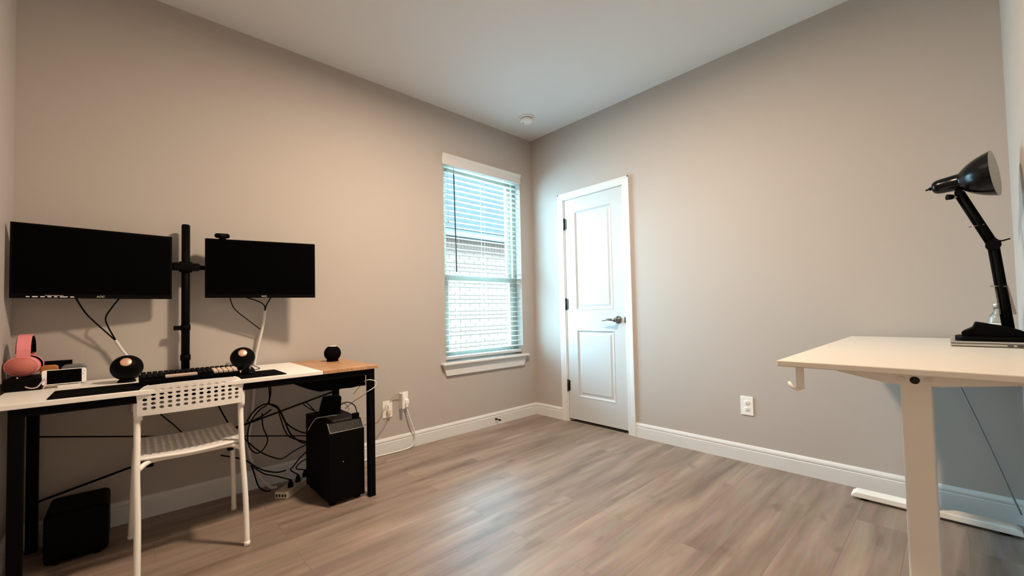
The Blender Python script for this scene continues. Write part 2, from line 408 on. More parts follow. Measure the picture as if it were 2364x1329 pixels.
hd.tube([(KX, -0.052, KZ), (KX - 0.03, -0.054, KZ + 0.002), (KX - 0.065, -0.055, KZ + 0.006), (KX - 0.10, -0.053, KZ - 0.001), (KX - 0.118, -0.051, KZ - 0.006)], [0.011, 0.010, 0.0085, 0.0075, 0.006], 14)
obj('door_handle', hd, M_chrome, door, label='satin nickel lever handle')
st = MB(); st.box(DX1 - 0.016, DX1 - 0.012, 0.0, 0.03, KZ - 0.03, KZ + 0.03); st.box(DX1 - 0.017, DX1 - 0.003, -0.0075, -0.0055 + 0.004, KZ - 0.022, KZ + 0.022, 0.001)
obj('strike_plate', st, M_hinge, door, label='dark metal strike plate')

# ------------------------------------------------------------------ window
win = thing('window_1', 'white vinyl single-hung window behind the blind', 'window', (-0.1, -0.614, WZ0), kind='structure')
fx0, fx1 = -0.135, -0.075
f = MB(); fw = 0.045
f.box(fx0, fx1, WY0, WY0 + fw, WZ0 + 0.012, WZ1).box(fx0, fx1, WY1 - fw, WY1, WZ0 + 0.012, WZ1).box(fx0, fx1, WY0 + fw, WY1 - fw, WZ1 - fw, WZ1).box(fx0, fx1, WY0 + fw, WY1 - fw, WZ0 + 0.012, WZ0 + 0.05)
obj('window_frame', f, M_vinyl, win)
MR = 1.322
def sash(name, x0, x1, z0, z1, top, bot):
    s = MB(); y0, y1 = WY0 + fw, WY1 - fw; k = 0.045
    s.box(x0, x1, y0, y0 + k, z0, z1, 0.003).box(x0, x1, y1 - k, y1, z0, z1, 0.003).box(x0, x1, y0 + k, y1 - k, z1 - top, z1, 0.003).box(x0, x1, y0 + k, y1 - k, z0, z0 + bot, 0.003)
    so = obj(name, s, M_vinyl, win)
    xm = (x0 + x1) / 2
    obj('pane', MB().quad((xm, y0 + k - .004, z0 + bot - .004), (xm, y1 - k + .004, z0 + bot - .004), (xm, y1 - k + .004, z1 - top + .004), (xm, y0 + k - .004, z1 - top + .004)), M_glass, so)
    return so
sash('upper_sash', -0.130, -0.106, MR - 0.02, WZ1 - fw, 0.04, 0.045)
lo = sash('lower_sash', -0.103, -0.077, WZ0 + 0.05, MR + 0.025, 0.048, 0.05)
for yy in (-0.86, -0.37):
    lk = MB(); lk.box(-0.10, -0.080, yy - 0.03, yy + 0.03, MR + 0.0252, MR + 0.034, 0.002).box(-0.098, -0.085, yy - 0.045, yy + 0.005, MR + 0.034, MR + 0.042, 0.002)
    obj('sash_lock', lk, M_vinyl, lo)
# stool (sill board) and apron
s = MB(); s.box(-0.075, 0.0, WY0, WY1, WZ0, WZ0 + 0.018); s.box(0.0, 0.050, -1.115, -0.126, WZ0 - 0.003, WZ0 + 0.018, 0.006)
struct('trim_2', s, M_trim, 'white window sill board', 'window sill')
s = MB(); s.prism([(-1.098, WZ0 - 0.003), (-0.142, WZ0 - 0.003), (-0.175, 0.500), (-1.065, 0.500)], 0.0005, 0.019, 'x')
struct('trim_3', s, M_trim, 'white apron board with slanted ends below the sill', 'window apron')

# venetian blind
bl = thing('venetian_blind', 'white horizontal venetian blind lowered over the window, slats open', 'blind', (-0.035, -0.614, WZ1))
v = MB(); vy0, vy1 = -1.078, -0.176
vp = [(-0.004, 2.262), (0.018, 2.262), (0.022, 2.268), (0.018, 2.276), (0.018, 2.325), (0.024, 2.334), (0.030, 2.346), (0.030, 2.352), (-0.004, 2.352)]
v.prism(vp, vy0, vy1, 'y', M=None)
obj('valance', v, M_trim, bl)
obj('headrail', MB().box(-0.064, -0.006, WY0 + 0.006, WY1 - 0.006, 2.285, 2.328), M_slat, bl)
sl = MB(); NS = 35; zt, zb = 2.262, 0.690
sy0, sy1 = WY0 + 0.007, WY1 - 0.007
for i in range(NS):
    z = zt + (zb - zt) * i / (NS - 1)
    A = math.radians(-3)
    prof = []
    for j in range(7):
        u = -0.025 + 0.05 * j / 6
        prof.append((-0.035 + u, z + 0.0022 * (1 - (u / 0.025) ** 2) + u * math.tan(A)))
    prof += [(p[0], p[1] + 0.0026) for p in reversed(prof)]
    sl.prism(prof, sy0, sy1, 'y')
so = obj('slats', sl, M_slat, bl)
obj('bottom_rail', MB().box(-0.062, -0.010, sy0, sy1, 0.628, 0.652, 0.004), M_slat, bl)
for yy in (-0.905, -0.614, -0.325):
    cd = MB()
    for dx in (-0.0605, -0.0095): cd.tube([(dx, yy, 0.64), (dx, yy, 2.30)], 0.0009, 6)
    obj('ladder_cord', cd, M_slat, bl)
wd_ = MB(); wd_.tube([(0.004, -0.955, 2.255), (0.004, -0.955, 2.20)], 0.002, 8); wd_.cyl((0.004, -0.955, 2.20), (0.010, -0.945, 1.365), 0.0050, n=8)
obj('tilt_wand', wd_, M_slot, bl, label='thin dark tilt wand')
pc = MB(); pc.tube([(0.006, -1.02, 2.26), (0.006, -1.02, 1.80)], 0.0012, 6); pc.lathe([(0.0, 0.0), (0.006, 0.003), (0.0045, 0.03), (0.002, 0.036), (0, 0.036)], 12, Matrix.Translation((0.006, -1.02, 1.77)))
obj('lift_cord', pc, M_slat, bl)

# ------------------------------------------------------------------ outside
gm = mat('outside_ground', (0.25, 0.25, 0.22), 0.95, var=0.3, vscale=4)
struct('ground', MB().box(-16, -T - 0.02, -9, 14, -0.5, -0.4), gm, 'ground between the two houses', 'ground')
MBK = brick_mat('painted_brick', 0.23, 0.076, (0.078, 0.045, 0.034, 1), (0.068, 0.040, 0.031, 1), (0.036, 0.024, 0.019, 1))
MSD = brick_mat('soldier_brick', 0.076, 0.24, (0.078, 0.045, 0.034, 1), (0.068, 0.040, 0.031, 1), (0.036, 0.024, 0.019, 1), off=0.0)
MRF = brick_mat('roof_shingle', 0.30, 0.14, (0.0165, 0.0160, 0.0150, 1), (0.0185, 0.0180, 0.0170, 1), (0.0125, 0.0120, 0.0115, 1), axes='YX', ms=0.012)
MFA = mat('fascia_paint', (0.02, 0.02, 0.02), 0.6)
nb = thing('neighbour_house', 'white painted brick house seen through the window', 'house', (-3.5, 1.5, -0.4))
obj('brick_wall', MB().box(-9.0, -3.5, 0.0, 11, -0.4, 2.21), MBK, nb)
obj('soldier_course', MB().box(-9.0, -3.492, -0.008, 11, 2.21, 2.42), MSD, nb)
fa = MB(); fa.box(-9.0, -3.28, -0.2, 11.1, 2.42, 2.45).box(-3.30, -3.27, -0.2, 11.1, 2.42, 2.57)
obj('fascia_board', fa, MFA, nb, label='grey eave board')
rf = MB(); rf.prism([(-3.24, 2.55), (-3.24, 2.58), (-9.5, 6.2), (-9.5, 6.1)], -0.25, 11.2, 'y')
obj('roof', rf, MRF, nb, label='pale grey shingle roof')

# ------------------------------------------------------------------ small wall fittings
sd = thing('smoke_detector', 'round white smoke detector on the ceiling near the corner', 'smoke detector', (0.341, -0.395, H))
MT = Matrix.Translation((0.341, -0.395, H)) @ Matrix.Rotation(math.pi, 4, 'X')
obj('base', MB().lathe([(0, 0), (0.070, 0), (0.072, 0.004), (0.070, 0.011), (0.058, 0.013), (0, 0.013)], 36, MT), M_white, sd)
obj('gap_ring', MB().lathe([(0.0, 0.012), (0.0535, 0.012), (0.0535, 0.0195), (0, 0.0195)], 36, MT), M_slot, sd, label='dark vent gap')
obj('cover', MB().lathe([(0.0, 0.019), (0.057, 0.019), (0.057, 0.030), (0.050, 0.042), (0.030, 0.047), (0, 0.048)], 36, MT), M_white, sd)
obj('test_button', MB().lathe([(0, 0.043), (0.008, 0.043), (0.007, 0.0505), (0, 0.0505)], 14, MT @ Matrix.Translation((-0.022, 0.02, 0))), M_mid, sd, label='small grey button')

cl = thing('ceiling_light', 'round flush ceiling lamp in the middle of the room', 'ceiling light', (LAMP[0], LAMP[1], H))
ML = Matrix.Translation((LAMP[0], LAMP[1], H)) @ Matrix.Rotation(math.pi, 4, 'X')
obj('rim', MB().lathe([(0, 0), (0.155, 0), (0.157, 0.004), (0.157, 0.016), (0.150, 0.020), (0, 0.020)], 48, ML), M_white, cl)
obj('diffuser', MB().lathe([(0, 0.0205), (0.148, 0.0205), (0.147, 0.045), (0.138, 0.058), (0.10, 0.066), (0, 0.0675)], 48, ML), M_diff, cl, label='glowing frosted diffuser')

def duplex(mb_face, slots, o3, ax_u, ax_n, dz):
    """one receptacle face centred at o3 + dz"""
    pass
def outlet(name, label, c, n, kind='duplex'):
    # c centre on wall, n = 'x' (left wall, faces +x) or 'y' (far wall, faces -y)
    t = thing(name, label, 'outlet', c, 'white wall outlets')
    R = Matrix.Translation(c) @ (Matrix.Rotation(math.radians(90), 4, 'Z') @ Matrix.Rotation(math.radians(90), 4, 'X') if n == 'x' else Matrix.Rotation(math.radians(90), 4, 'X'))
    # local: x right, y up, z out of wall
    obj('cover_plate', MB().box(-0.038, 0.038, -0.061, 0.061, 0.0, 0.006, 0.0022, M=R), M_white, t)
    for dy in (0.021, -0.021):
        fc = MB(); fc.lathe([(0, 0.005), (0.0165, 0.005), (0.0165, 0.0078), (0.0155, 0.0085), (0, 0.0085)], 24, R @ Matrix.Translation((0, dy, 0)))
        ro = obj('receptacle', fc, M_white, t)
        s_ = MB()
        s_.box(-0.0075, -0.0055, dy + 0.000, dy + 0.008, 0.008, 0.0088, M=R).box(0.0055, 0.0075, dy + 0.000, dy + 0.008, 0.008, 0.0088, M=R)
        s_.lathe([(0, 0.008), (0.0028, 0.008), (0.0028, 0.0088), (0, 0.0088)], 10, R @ Matrix.Translation((0, dy - 0.0065, 0)))
        obj('slot', s_, M_slot, ro, label='dark socket slots')
    obj('screw', MB().lathe([(0, 0.005), (0.003, 0.005), (0.0025, 0.007), (0, 0.0072)], 10, R), M_mid, t)
    return t
outlet('wall_outlet', 'unused white outlet on the wall right of the door', (1.922, 0.0, 0.367), 'y')
outlet('wall_outlet', 'white outlet on the window wall nearer the desk, thin cord plugged in', (0.0, -1.582, 0.318), 'x')
outlet('wall_outlet', 'white outlet on the window wall half covered by a white adapter', (0.0, -1.452, 0.365), 'x')
ad = thing('power_adapter', 'flat white adapter standing out of the outlet nearer the window', 'adapter', (0.0086, -1.472, 0.37))
obj('body', MB().box(0.0090, 0.060, -1.490, -1.468, 0.312, 0.425, 0.003), M_white, ad)
obj('cord', MB().tube([(0.05, -1.479, 0.425), (0.045, -1.50, 0.437), (0.03, -1.525, 0.42), (0.012, -1.555, 0.385), (0.008, -1.565, 0.372)], 0.0022, 8, smooth=5), M_beige, ad, label='thin grey brown cord')
pl = thing('extension_cord', 'white extension cord plugged in beside the adapter and running along the baseboard', 'cord', (0.0088, -1.44, 0.35))
g = MB(); g.box(0.0090, 0.045, -1.458, -1.424, 0.335, 0.375, 0.007); g.lathe([(0.012, 0), (0.010, 0.018), (0.006, 0.032), (0, 0.032)], 16, Matrix.Translation((0.030, -1.440, 0.337)) @ Matrix.Rotation(math.pi, 4, 'X'))
obj('plug', g, M_white, pl)
obj('cable', MB().tube([(0.030, -1.440, 0.31), (0.034, -1.425, 0.25), (0.036, -1.395, 0.16), (0.034, -1.376, 0.09), (0.034, -1.385, 0.035), (0.036, -1.42, 0.010), (0.040, -1.50, 0.006), (0.036, -1.60, 0.006), (0.030, -1.70, 0.006), (0.06, -1.85, 0.006), (0.10, -2.0, 0.006), (0.14, -2.15, 0.006)], 0.0055, 10, smooth=6), M_whitecab, pl)
ch = thing('charger_plug', 'small cream charger in the outlet nearer the desk with a thin cord', 'plug', (0.0088, -1.58, 0.30))
g = MB(); g.box(0.0090, 0.038, -1.594, -1.566, 0.285, 0.318, 0.006)
obj('body', g, mat('cream_plastic', (0.74, 0.62, 0.42), 0.45), ch)
obj('cord', MB().tube([(0.036, -1.588, 0.288), (0.034, -1.612, 0.24), (0.022, -1.64, 0.19), (0.02, -1.69, 0.13), (0.03, -1.74, 0.07)], 0.0022, 8, smooth=5), M_beige, ch)
obj('cord', MB().tube([(0.034, -1.584, 0.315), (0.03, -1.60, 0.36), (0.02, -1.635, 0.30), (0.018, -1.66, 0.265), (0.03, -1.72, 0.29), (0.05, -1.80, 0.31), (0.06, -1.87, 0.36)], 0.002, 8, smooth=5), M_beige, ch)
ds = thing('door_stop', 'small dark spring door stop on the baseboard under the window', 'door stop', (0.0158, -0.546, 0.052))
g = MB(); g.tube([(0.0158 + 0.05 * i / 60, -0.546 + 0.0055 * math.cos(i * 0.9), 0.052 + 0.0055 * math.sin(i * 0.9)) for i in range(61)], 0.0013, 6); g.lathe([(0, 0), (0.011, 0), (0.009, 0.006), (0, 0.006)], 16, Matrix.Translation((0.0156, -0.546, 0.052)) @ Matrix.Rotation(math.radians(90), 4, 'Y'))
obj('spring', g, M_hinge, ds)
obj('tip', MB().cyl((0.064, -0.546, 0.052), (0.078, -0.546, 0.052), 0.008, 0.007, 14), M_rubber, ds, label='black rubber tip')

# ------------------------------------------------------------------ black desk under the monitors
DTZ, DX_F, DX_B, DYL, DYR, DSEAM = 0.730, 0.628, 0.028, -3.350, -1.937, -2.2375
dk = thing('desk', 'long black framed computer desk with white and oak tops along the window wall', 'desk', (0.33, -2.65, 0.0))
obj('white_top', MB().box(DX_B, DX_F, DYL, DSEAM - 0.0006, DTZ - 0.018, DTZ, 0.0015), M_top, dk, label='white desk top section')
obj('wood_top', MB().box(DX_B, DX_F, DSEAM + 0.0006, DYR, DTZ - 0.018, DTZ, 0.0015), M_wood, dk, label='oak coloured desk top section')
LT = 0.036
for (x, y) in ((DX_F - 0.030, DYR - 0.035), (DX_B + 0.030, DYR - 0.035), (DX_F - 0.030, -3.270), (DX_B + 0.030, -3.290)):
    g = MB(); g.box(x - LT / 2, x + LT / 2, y - LT / 2, y + LT / 2, 0.012, DTZ - 0.0182, 0.003)
    lg = obj('leg', g, M_blackm, dk)
    obj('foot_cap', MB().box(x - LT / 2 - 0.001, x + LT / 2 + 0.001, y - LT / 2 - 0.001, y + LT / 2 + 0.001, 0.0, 0.014, 0.004), M_rubber, lg)
fxr, bxr = DX_F - 0.030, DX_B + 0.030
for nm, (xa, xb, ya, yb) in (('front_rail', (fxr - 0.014, fxr + 0.018, -3.252, DYR - 0.053)), ('back_rail', (bxr - 0.012, bxr + 0.012, -3.272, DYR - 0.053))):
    obj(nm, MB().box(xa, xb, ya, yb, DTZ - 0.050, DTZ - 0.0182), M_blackm, dk)
for y in (DYR - 0.035, -3.280):
    obj('side_rail', MB().box(bxr + 0.018, fxr - 0.018, y - 0.012, y + 0.012, DTZ - 0.052, DTZ - 0.0182), M_blackm, dk)
obj('cross_brace', MB().cyl((0.06, -1.988, 0.515), (0.06, -3.272, 0.215), 0.0052, n=10), M_blackm, dk)
obj('tie_rod', MB().cyl((0.05, -3.272, 0.500), (0.05, -1.99, 0.225), 0.0035, n=8), M_blackm, dk)
# soft black storage bag slung under the oak end
bgp = [(-2.390, 0.683), (-1.990, 0.683), (-1.990, 0.615), (-2.03, 0.617), (-2.07, 0.613), (-2.12, 0.616), (-2.16, 0.612), (-2.20, 0.617), (-2.235, 0.615), (-2.262, 0.624), (-2.295, 0.637), (-2.335, 0.657), (-2.37, 0.676)]
obj('storage_bag', MB().prism(bgp, 0.28, fxr - 0.020, 'x', bev=0.004), M_fabric, dk, label='black fabric bag slung under the oak end')

# monitor stand
ms = thing('monitor_stand', 'black dual monitor pole stand clamped to the back of the desk', 'monitor stand', (0.065, -2.757, DTZ))
PX, PY = 0.065, -2.757
obj('base_plate', MB().box(0.030, 0.130, PY - 0.055, PY + 0.055, DTZ, DTZ + 0.012, 0.003), M_blackm, ms)
g = MB(); g.cyl((PX, PY, DTZ + 0.012), (PX, PY, 1.518), 0.0185, n=28); g.cyl((PX, PY, 1.518), (PX, PY, 1.524), 0.0185, 0.015, 28)
obj('pole', g, M_blackm, ms)
obj('pole_collar', MB().cyl((PX, PY, 0.795), (PX, PY, 0.825), 0.0225, n=28), M_blackm, ms)
g = MB(); g.cyl((PX, PY, 0.955), (PX, PY, 0.985), 0.0215, n=28); g.box(PX - 0.008, PX + 0.010, PY - 0.050, PY - 0.018, 0.957, 0.980, 0.003)
obj('cable_clip', g, M_blackm, ms)
g = MB(); g.cyl((PX, PY, 1.268), (PX, PY, 1.322), 0.029, n=28); g.box(PX - 0.012, PX + 0.03, PY - 0.058, PY + 0.058, 1.275, 1.315, 0.006)
obj('arm_clamp', g, M_blackm, ms)

def tilt_frame(p_left, p_right, zc):
    pl_, pr_ = Vector(p_left), Vector(p_right)
    u = (pr_ - pl_).normalized(); n_ = Vector((0, 0, 1)).cross(u) * -1
    if n_.x < 0: n_ = -n_
    c_ = (pl_ + pr_) / 2
    m = Matrix.Identity(4)
    for i in range(3):
        m[i][0] = (u.x, u.y, 0)[i]; m[i][1] = (0, 0, 1)[i]; m[i][2] = n_[i]
    m[0][3], m[1][3], m[2][3] = c_.x, c_.y, zc
    return m
M_white_mark = mat('white_print', (0.75, 0.75, 0.75), 0.5)
def monitor(name, label, pl_, pr_, zc, icons):
    F = tilt_frame(pl_, pr_, zc); hw = (Vector(pr_) - Vector(pl_)).length / 2; hh = 0.1625
    t = thing(name, label, 'monitor', tuple(F @ Vector((0, 0, -0.03))))
    g = MB(); g.box(-hw, hw, -hh, hh, -0.018, 0.0, 0.003, M=F)
    obj('bezel', g, M_blackg if False else M_black, t)
    obj('screen', MB().box(-hw + 0.007, hw - 0.007, -hh + 0.020, hh - 0.007, -0.001, 0.0006, M=F), M_screen, t, label='dark screen, switched off')
    g = MB(); g.box(-hw * 0.62, hw * 0.62, -hh * 0.72, hh * 0.72, -0.045, -0.017, 0.012, M=F)
    obj('back_cover', g, M_black, t)
    text_mesh('logo', 'AOC', 0.0125, F @ Matrix.Translation((0.006, -hh + 0.0045, 0.0003)), M_white_mark, t)
    if icons:
        s_ = MB(); x = -hw + 0.046
        for k, wd in enumerate((0.010, 0.016, 0.013, 0.012, 0.010, 0.024, 0.012)):
            s_.box(x, x + wd, -hh + 0.004, -hh + 0.0085, -0.0002, 0.0006, 0.0002, 1, M=F); x += wd + 0.0075
        s_.box(-hw + 0.100, -hw + 0.155, -hh + 0.0115, -hh + 0.0130, -0.0002, 0.0006, M=F)
        obj('button_marks', s_, M_white_mark, t, label='row of small white button marks')
    # vesa plate and arm belong to the stand
    a = MB(); a.box(-0.055, 0.055, -0.055, 0.055, -0.055, -0.0455, 0.003, M=F)
    a.cyl(tuple(F @ Vector((0, 0, -0.055))), tuple(F @ Vector((0, 0, -0.074))), 0.018, n=18)
    e = F @ Vector((0, 0, -0.066)); sgn = 1 if e.y > PY else -1
    a.tube([(PX, PY + sgn * 0.05, 1.295), (PX - 0.012, PY + sgn * 0.13, 1.295), (PX - 0.012, e.y - sgn * 0.075, 1.295), (max(e.x - 0.004, 0.03), e.y, 1.295)], 0.012, 14)
    obj('arm', a, M_blackm, ms)
    return F, hw, hh, t
F1, hw1, hh1, _ = monitor('monitor', 'left monitor, black, with a row of white button marks on its lower bezel', (0.170, -3.350, 0), (0.108, -2.816, 0), 1.283, True)
F2, hw2, hh2, _ = monitor('monitor', 'right monitor, black, with the webcam on top', (0.117, -2.680, 0), (0.246, -2.155, 0), 1.290, False)

wc = thing('webcam', 'small black webcam on top of the right monitor', 'webcam', tuple(F2 @ Vector((-hw2 + 0.078, hh2, -0.006))))
g = MB()
for i in range(1): g.tube([tuple(F2 @ Vector((-hw2 + 0.056, hh2 + 0.017, 0.002))), tuple(F2 @ Vector((-hw2 + 0.100, hh2 + 0.017, 0.002)))], 0.0135, 18)
g.sphere(tuple(F2 @ Vector((-hw2 + 0.056, hh2 + 0.017, 0.002))), 0.0135, n=16); g.sphere(tuple(F2 @ Vector((-hw2 + 0.100, hh2 + 0.017, 0.002))), 0.0135, n=16)
obj('body', g, M_black, wc)
g = MB(); g.box(-hw2 + 0.062, -hw2 + 0.094, hh2 + 0.0003, hh2 + 0.006, -0.022, 0.006, 0.001, M=F2); g.box(-hw2 + 0.062, -hw2 + 0.094, hh2 - 0.03, hh2 + 0.004, -0.024, -0.0185, 0.001, M=F2)
obj('clip', g, M_black, wc)
obj('lens', MB().lathe([(0, 0), (0.007, 0), (0.007, 0.003), (0.005, 0.0035), (0, 0.0028)], 18, F2 @ Matrix.Translation((-hw2 + 0.078, hh2 + 0.017, 0.0145))), M_blackg, wc)

# monitor cables: black leads gathered into white sleeves
def cable(name, label, parts, base, cat='cable', group=None):
    t = thing(name, label, cat, base, group)
    for nm, pts, r, m, lab in parts: obj(nm, MB().tube(pts, r, 8, smooth=6), m, t, label=lab)
    return t
cable('monitor_cable', 'two black leads from the left monitor gathered into a white sleeve', [
    ('lead', [(0.10, -3.165, 1.135), (0.085, -3.14, 1.075), (0.07, -3.112, 1.027), (0.05, -3.025, 0.914)], 0.0033, M_cable, 'black lead'),
    ('lead', [(0.095, -3.005, 1.14), (0.085, -3.04, 1.08), (0.075, -3.062, 1.03), (0.06, -3.053, 0.984), (0.05, -3.025, 0.914)], 0.0033, M_cable, 'black lead'),
    ('sleeve', [(0.05, -3.028, 0.919), (0.05, -3.005, 0.872), (0.05, -2.98, 0.825), (0.035, -2.965, 0.775), (0.014, -2.965, 0.720), (0.012, -2.965, 0.55)], 0.0065, M_sleeve, 'white fabric sleeve')], (0.05, -3.025, 0.914))
cable('monitor_cable', 'thin black leads from the right monitor gathered into a long white sleeve', [
    ('lead', [(0.112, -2.566, 1.135), (0.10, -2.543, 1.068), (0.07, -2.466, 0.997), (0.05, -2.405, 0.945)], 0.0026, M_cable, 'thin black lead'),
    ('lead', [(0.118, -2.50, 1.135), (0.115, -2.43, 1.110), (0.09, -2.392, 1.085), (0.06, -2.382, 1.05)], 0.0033, M_cable, 'black lead'),
    ('lead', [(0.14, -2.366, 1.135), (0.10, -2.383, 1.087), (0.06, -2.382, 1.05)], 0.0033, M_cable, 'black lead'),
    ('sleeve', [(0.06, -2.382, 1.060), (0.055, -2.39, 0.98), (0.045, -2.40, 0.918), (0.025, -2.421, 0.80), (0.013, -2.428, 0.725), (0.013, -2.430, 0.60), (0.03, -2.445, 0.439), (0.04, -2.465, 0.269), (0.04, -2.440, 0.140), (0.065, -2.40, 0.06), (0.08, -2.36, 0.0095), (0.10, -2.33, 0.0085)], 0.008, M_sleeve, 'white fabric sleeve')], (0.06, -2.382, 1.05))

# round desktop speakers
def speaker(label, x, y, ang):
    t = thing('desktop_speaker', label, 'speaker', (x, y, DTZ), 'ball speakers on the desk')
    R = Matrix.Translation((x, y, DTZ + 0.066)) @ Matrix.Rotation(ang, 4, 'Z')
    g = MB(); g.sphere((0, 0, 0), 0.0585, 0.97, 1.0, 0.98, 40, M=R)
    obj('shell', g, M_black, t)
    D = R @ Matrix.Rotation(math.radians(62), 4, 'Y')
    D2 = R @ Matrix.Rotation(math.radians(58), 4, 'Y')
    obj('cone', MB().lathe([(0, 0.0545), (0.0205, 0.0545), (0.0205, 0.0572), (0.017, 0.0590), (0.009, 0.0607), (0, 0.0613)], 28, D2), M_copper, t, label='copper coloured cone')
    obj('foot_ring', MB().lathe([(0, 0), (0.032, 0), (0.034, 0.004), (0.026, 0.014), (0, 0.014)], 28, Matrix.Translation((x, y, DTZ))), M_rubber, t)
    obj('cable', MB().tube([(x - 0.05, y, DTZ + 0.03), (x - 0.08, y + 0.01, DTZ + 0.004), (x - 0.12, y + 0.03, DTZ + 0.003), (0.04, y + 0.05, DTZ + 0.003)], 0.0022, 6, smooth=5), M_cable, t)
speaker('black ball speaker with copper cone on the desk below the left monitor', 0.25, -2.985, math.radians(-4))
speaker('black ball speaker with copper cone on the desk below the right monitor', 0.20, -2.520, math.radians(-10))
es = thing('smart_speaker', 'small black spherical smart speaker with a light ring on the oak desk end', 'speaker', (0.20, -2.040, DTZ))
R = Matrix.Translation((0.20, -2.040, DTZ))
pr = [(0, 0), (0.030, 0), (0.036, 0.005)] + [(0.0495 * math.cos(a), 0.050 + 0.0495 * math.sin(a)) for a in (math.radians(d) for d in range(-50, 66, 8))] + [(0.016, 0.0965), (0, 0.0965)]
obj('shell', MB().lathe(pr, 36, R), M_fabric, es)
obj('light_ring', MB().lathe([(0.0215, 0.0940), (0.0255, 0.0925), (0.0258, 0.0945), (0.0220, 0.0962)], 36, R @ Matrix.Translation((0, 0, 0.0005)), cap=False), mat('pale_ring', (0.8, 0.82, 0.8), 0.3), es, label='pale ring around the top')
obj('top_disc', MB().lathe([(0, 0.0955), (0.021, 0.0955), (0.0195, 0.0985), (0, 0.0988)], 30, R), M_mid, es, label='top plate, its highlight painted in light grey')  # bright top of the black speaker is put into the disc colour

# desk mat, keyboard, mouse
def rrect(x0, x1, y0, y1, r, n=5):
    out = []
    for cx, cy, a0 in ((x1 - r, y1 - r, 0), (x0 + r, y1 - r, 90), (x0 + r, y0 + r, 180), (x1 - r, y0 + r, 270)):
        for k in range(n + 1):
            a = math.radians(a0 + 90 * k / n); out.append((cx + r * math.cos(a), cy + r * math.sin(a)))
    return out
dm = obj('desk_mat', MB().prism(rrect(0.352, 0.600, -3.200, -2.400, 0.012), DTZ, DTZ + 0.003, 'z'), M_fabric, loc=(0.476, -2.8, DTZ))
tag(dm, 'long black desk mat under the keyboard', 'desk mat')
KZ0 = DTZ + 0.003
kb = thing('keyboard', 'black mechanical keyboard with beige keys at its right end behind the chair', 'keyboard', (0.44, -2.765, KZ0))
KA = Matrix.Translation((0.51, -2.765, KZ0 + 0.004)) @ Matrix.Rotation(math.radians(5), 4, 'Y')
# local: x towards the user, y along; x from -0.135 (back) to 0
g = MB(); g.box(-0.135, 0.0, -0.182, 0.182, 0, 0.022, 0.004, M=KA)
obj('case', g, M_black, kb)
def keys(pred, mk):
    g = MB()
    for r in range(6):
        x = -0.125 + r * 0.0205 + (0.004 if r > 0 else 0)
        for c_ in range(18):
            y = -0.174 + c_ * 0.0193
            if r == 5 and 4 <= c_ <= 9: continue
            if pred(r, c_): g.box(x, x + 0.0165, y, y + 0.0165, 0.022, 0.034, 0.002, 1, M=KA)
    if mk == 'space': g.box(-0.0185, -0.002, -0.174 + 4 * 0.0193, -0.174 + 9 * 0.0193 + 0.0165, 0.022, 0.034, 0.002, 1, M=KA)
    return g
obj('keycaps', keys(lambda r, c_: not (c_ >= 13 and r >= 2), ''), M_black, kb)
obj('keycaps', keys(lambda r, c_: c_ >= 13 and r >= 2, ''), M_keytan, kb, label='beige keycaps at the right end')
obj('space_bar', keys(lambda r, c_: False, 'space'), M_keytan, kb, label='pale space bar')
obj('knob', MB().cyl(tuple(KA @ Vector((-0.118, 0.150, 0.022))), tuple(KA @ Vector((-0.118, 0.150, 0.044))), 0.010, n=20), M_grey, kb)
mo = thing('computer_mouse', 'black computer mouse on the desk mat right of the keyboard', 'mouse', (0.43, -2.535, KZ0))
g = MB(); b = bmesh.new(); bmesh.ops.create_uvsphere(b, u_segments=28, v_segments=16, radius=1)
for v_ in b.verts:
    z = max(v_.co.z, 0); v_.co = Vector((0.43 + v_.co.x * 0.058, -2.535 + v_.co.y * 0.031 * (1 - 0.08 * v_.co.x), KZ0 + z * 0.038 * (1 - 0.15 * v_.co.x)))
for fc in b.faces: fc.smooth = True
g._merge(b); obj('shell', g, M_black, mo)
obj('scroll_wheel', MB().cyl((0.462, -2.5385, KZ0 + 0.028), (0.462, -2.5315, KZ0 + 0.028), 0.009, n=18), M_grey, mo)
obj('cable', MB().tube([(0.375, -2.535, KZ0 + 0.008), (0.33, -2.53, KZ0 + 0.003), (0.25, -2.45, KZ0), (0.12, -2.44, KZ0), (0.05, -2.44, KZ0)], 0.0018, 6, smooth=5), M_cable, mo)

# headset on its black box
hb = thing('headset_box', 'low black box under the pink headset at the left end of the desk', 'box', (0.14, -3.295, DTZ))
obj('body', MB().box(0.045, 0.225, -3.352, -3.250, DTZ, DTZ + 0.052, 0.004), M_black, hb)
hs = thing('headset', 'pink over-ear headset standing on the black box', 'headset', (0.12, -3.305, DTZ + 0.052))
HZ = DTZ + 0.052
def cup(x, s):
    R = Matrix.Translation((x, -3.310, HZ + 0.048)) @ Matrix.Rotation(math.radians(90) * s, 4, 'Y')
    S = Matrix.Diagonal((0.92, 1.10, 1.0, 1.0))
    return R @ S
c1 = MB(); c1.lathe([(0, -0.014), (0.044, -0.014), (0.048, -0.006), (0.047, 0.006), (0.040, 0.016), (0, 0.016)], 36, cup(0.175, 1))
obj('ear_cup', c1, M_pink, hs)
c1 = MB(); c1.lathe([(0, 0.0155), (0.041, 0.0155), (0.038, 0.020), (0.026, 0.022), (0.024, 0.0245), (0, 0.0255)], 36, cup(0.175, 1))
obj('cup_cover', c1, M_pinkd, hs, label='darker pink perforated cup cover')
c1 = MB(); c1.lathe([(0, -0.014), (0.044, -0.014), (0.048, -0.006), (0.047, 0.006), (0.040, 0.016), (0, 0.016)], 36, cup(0.070, -1))
obj('ear_cup', c1, M_pink, hs)
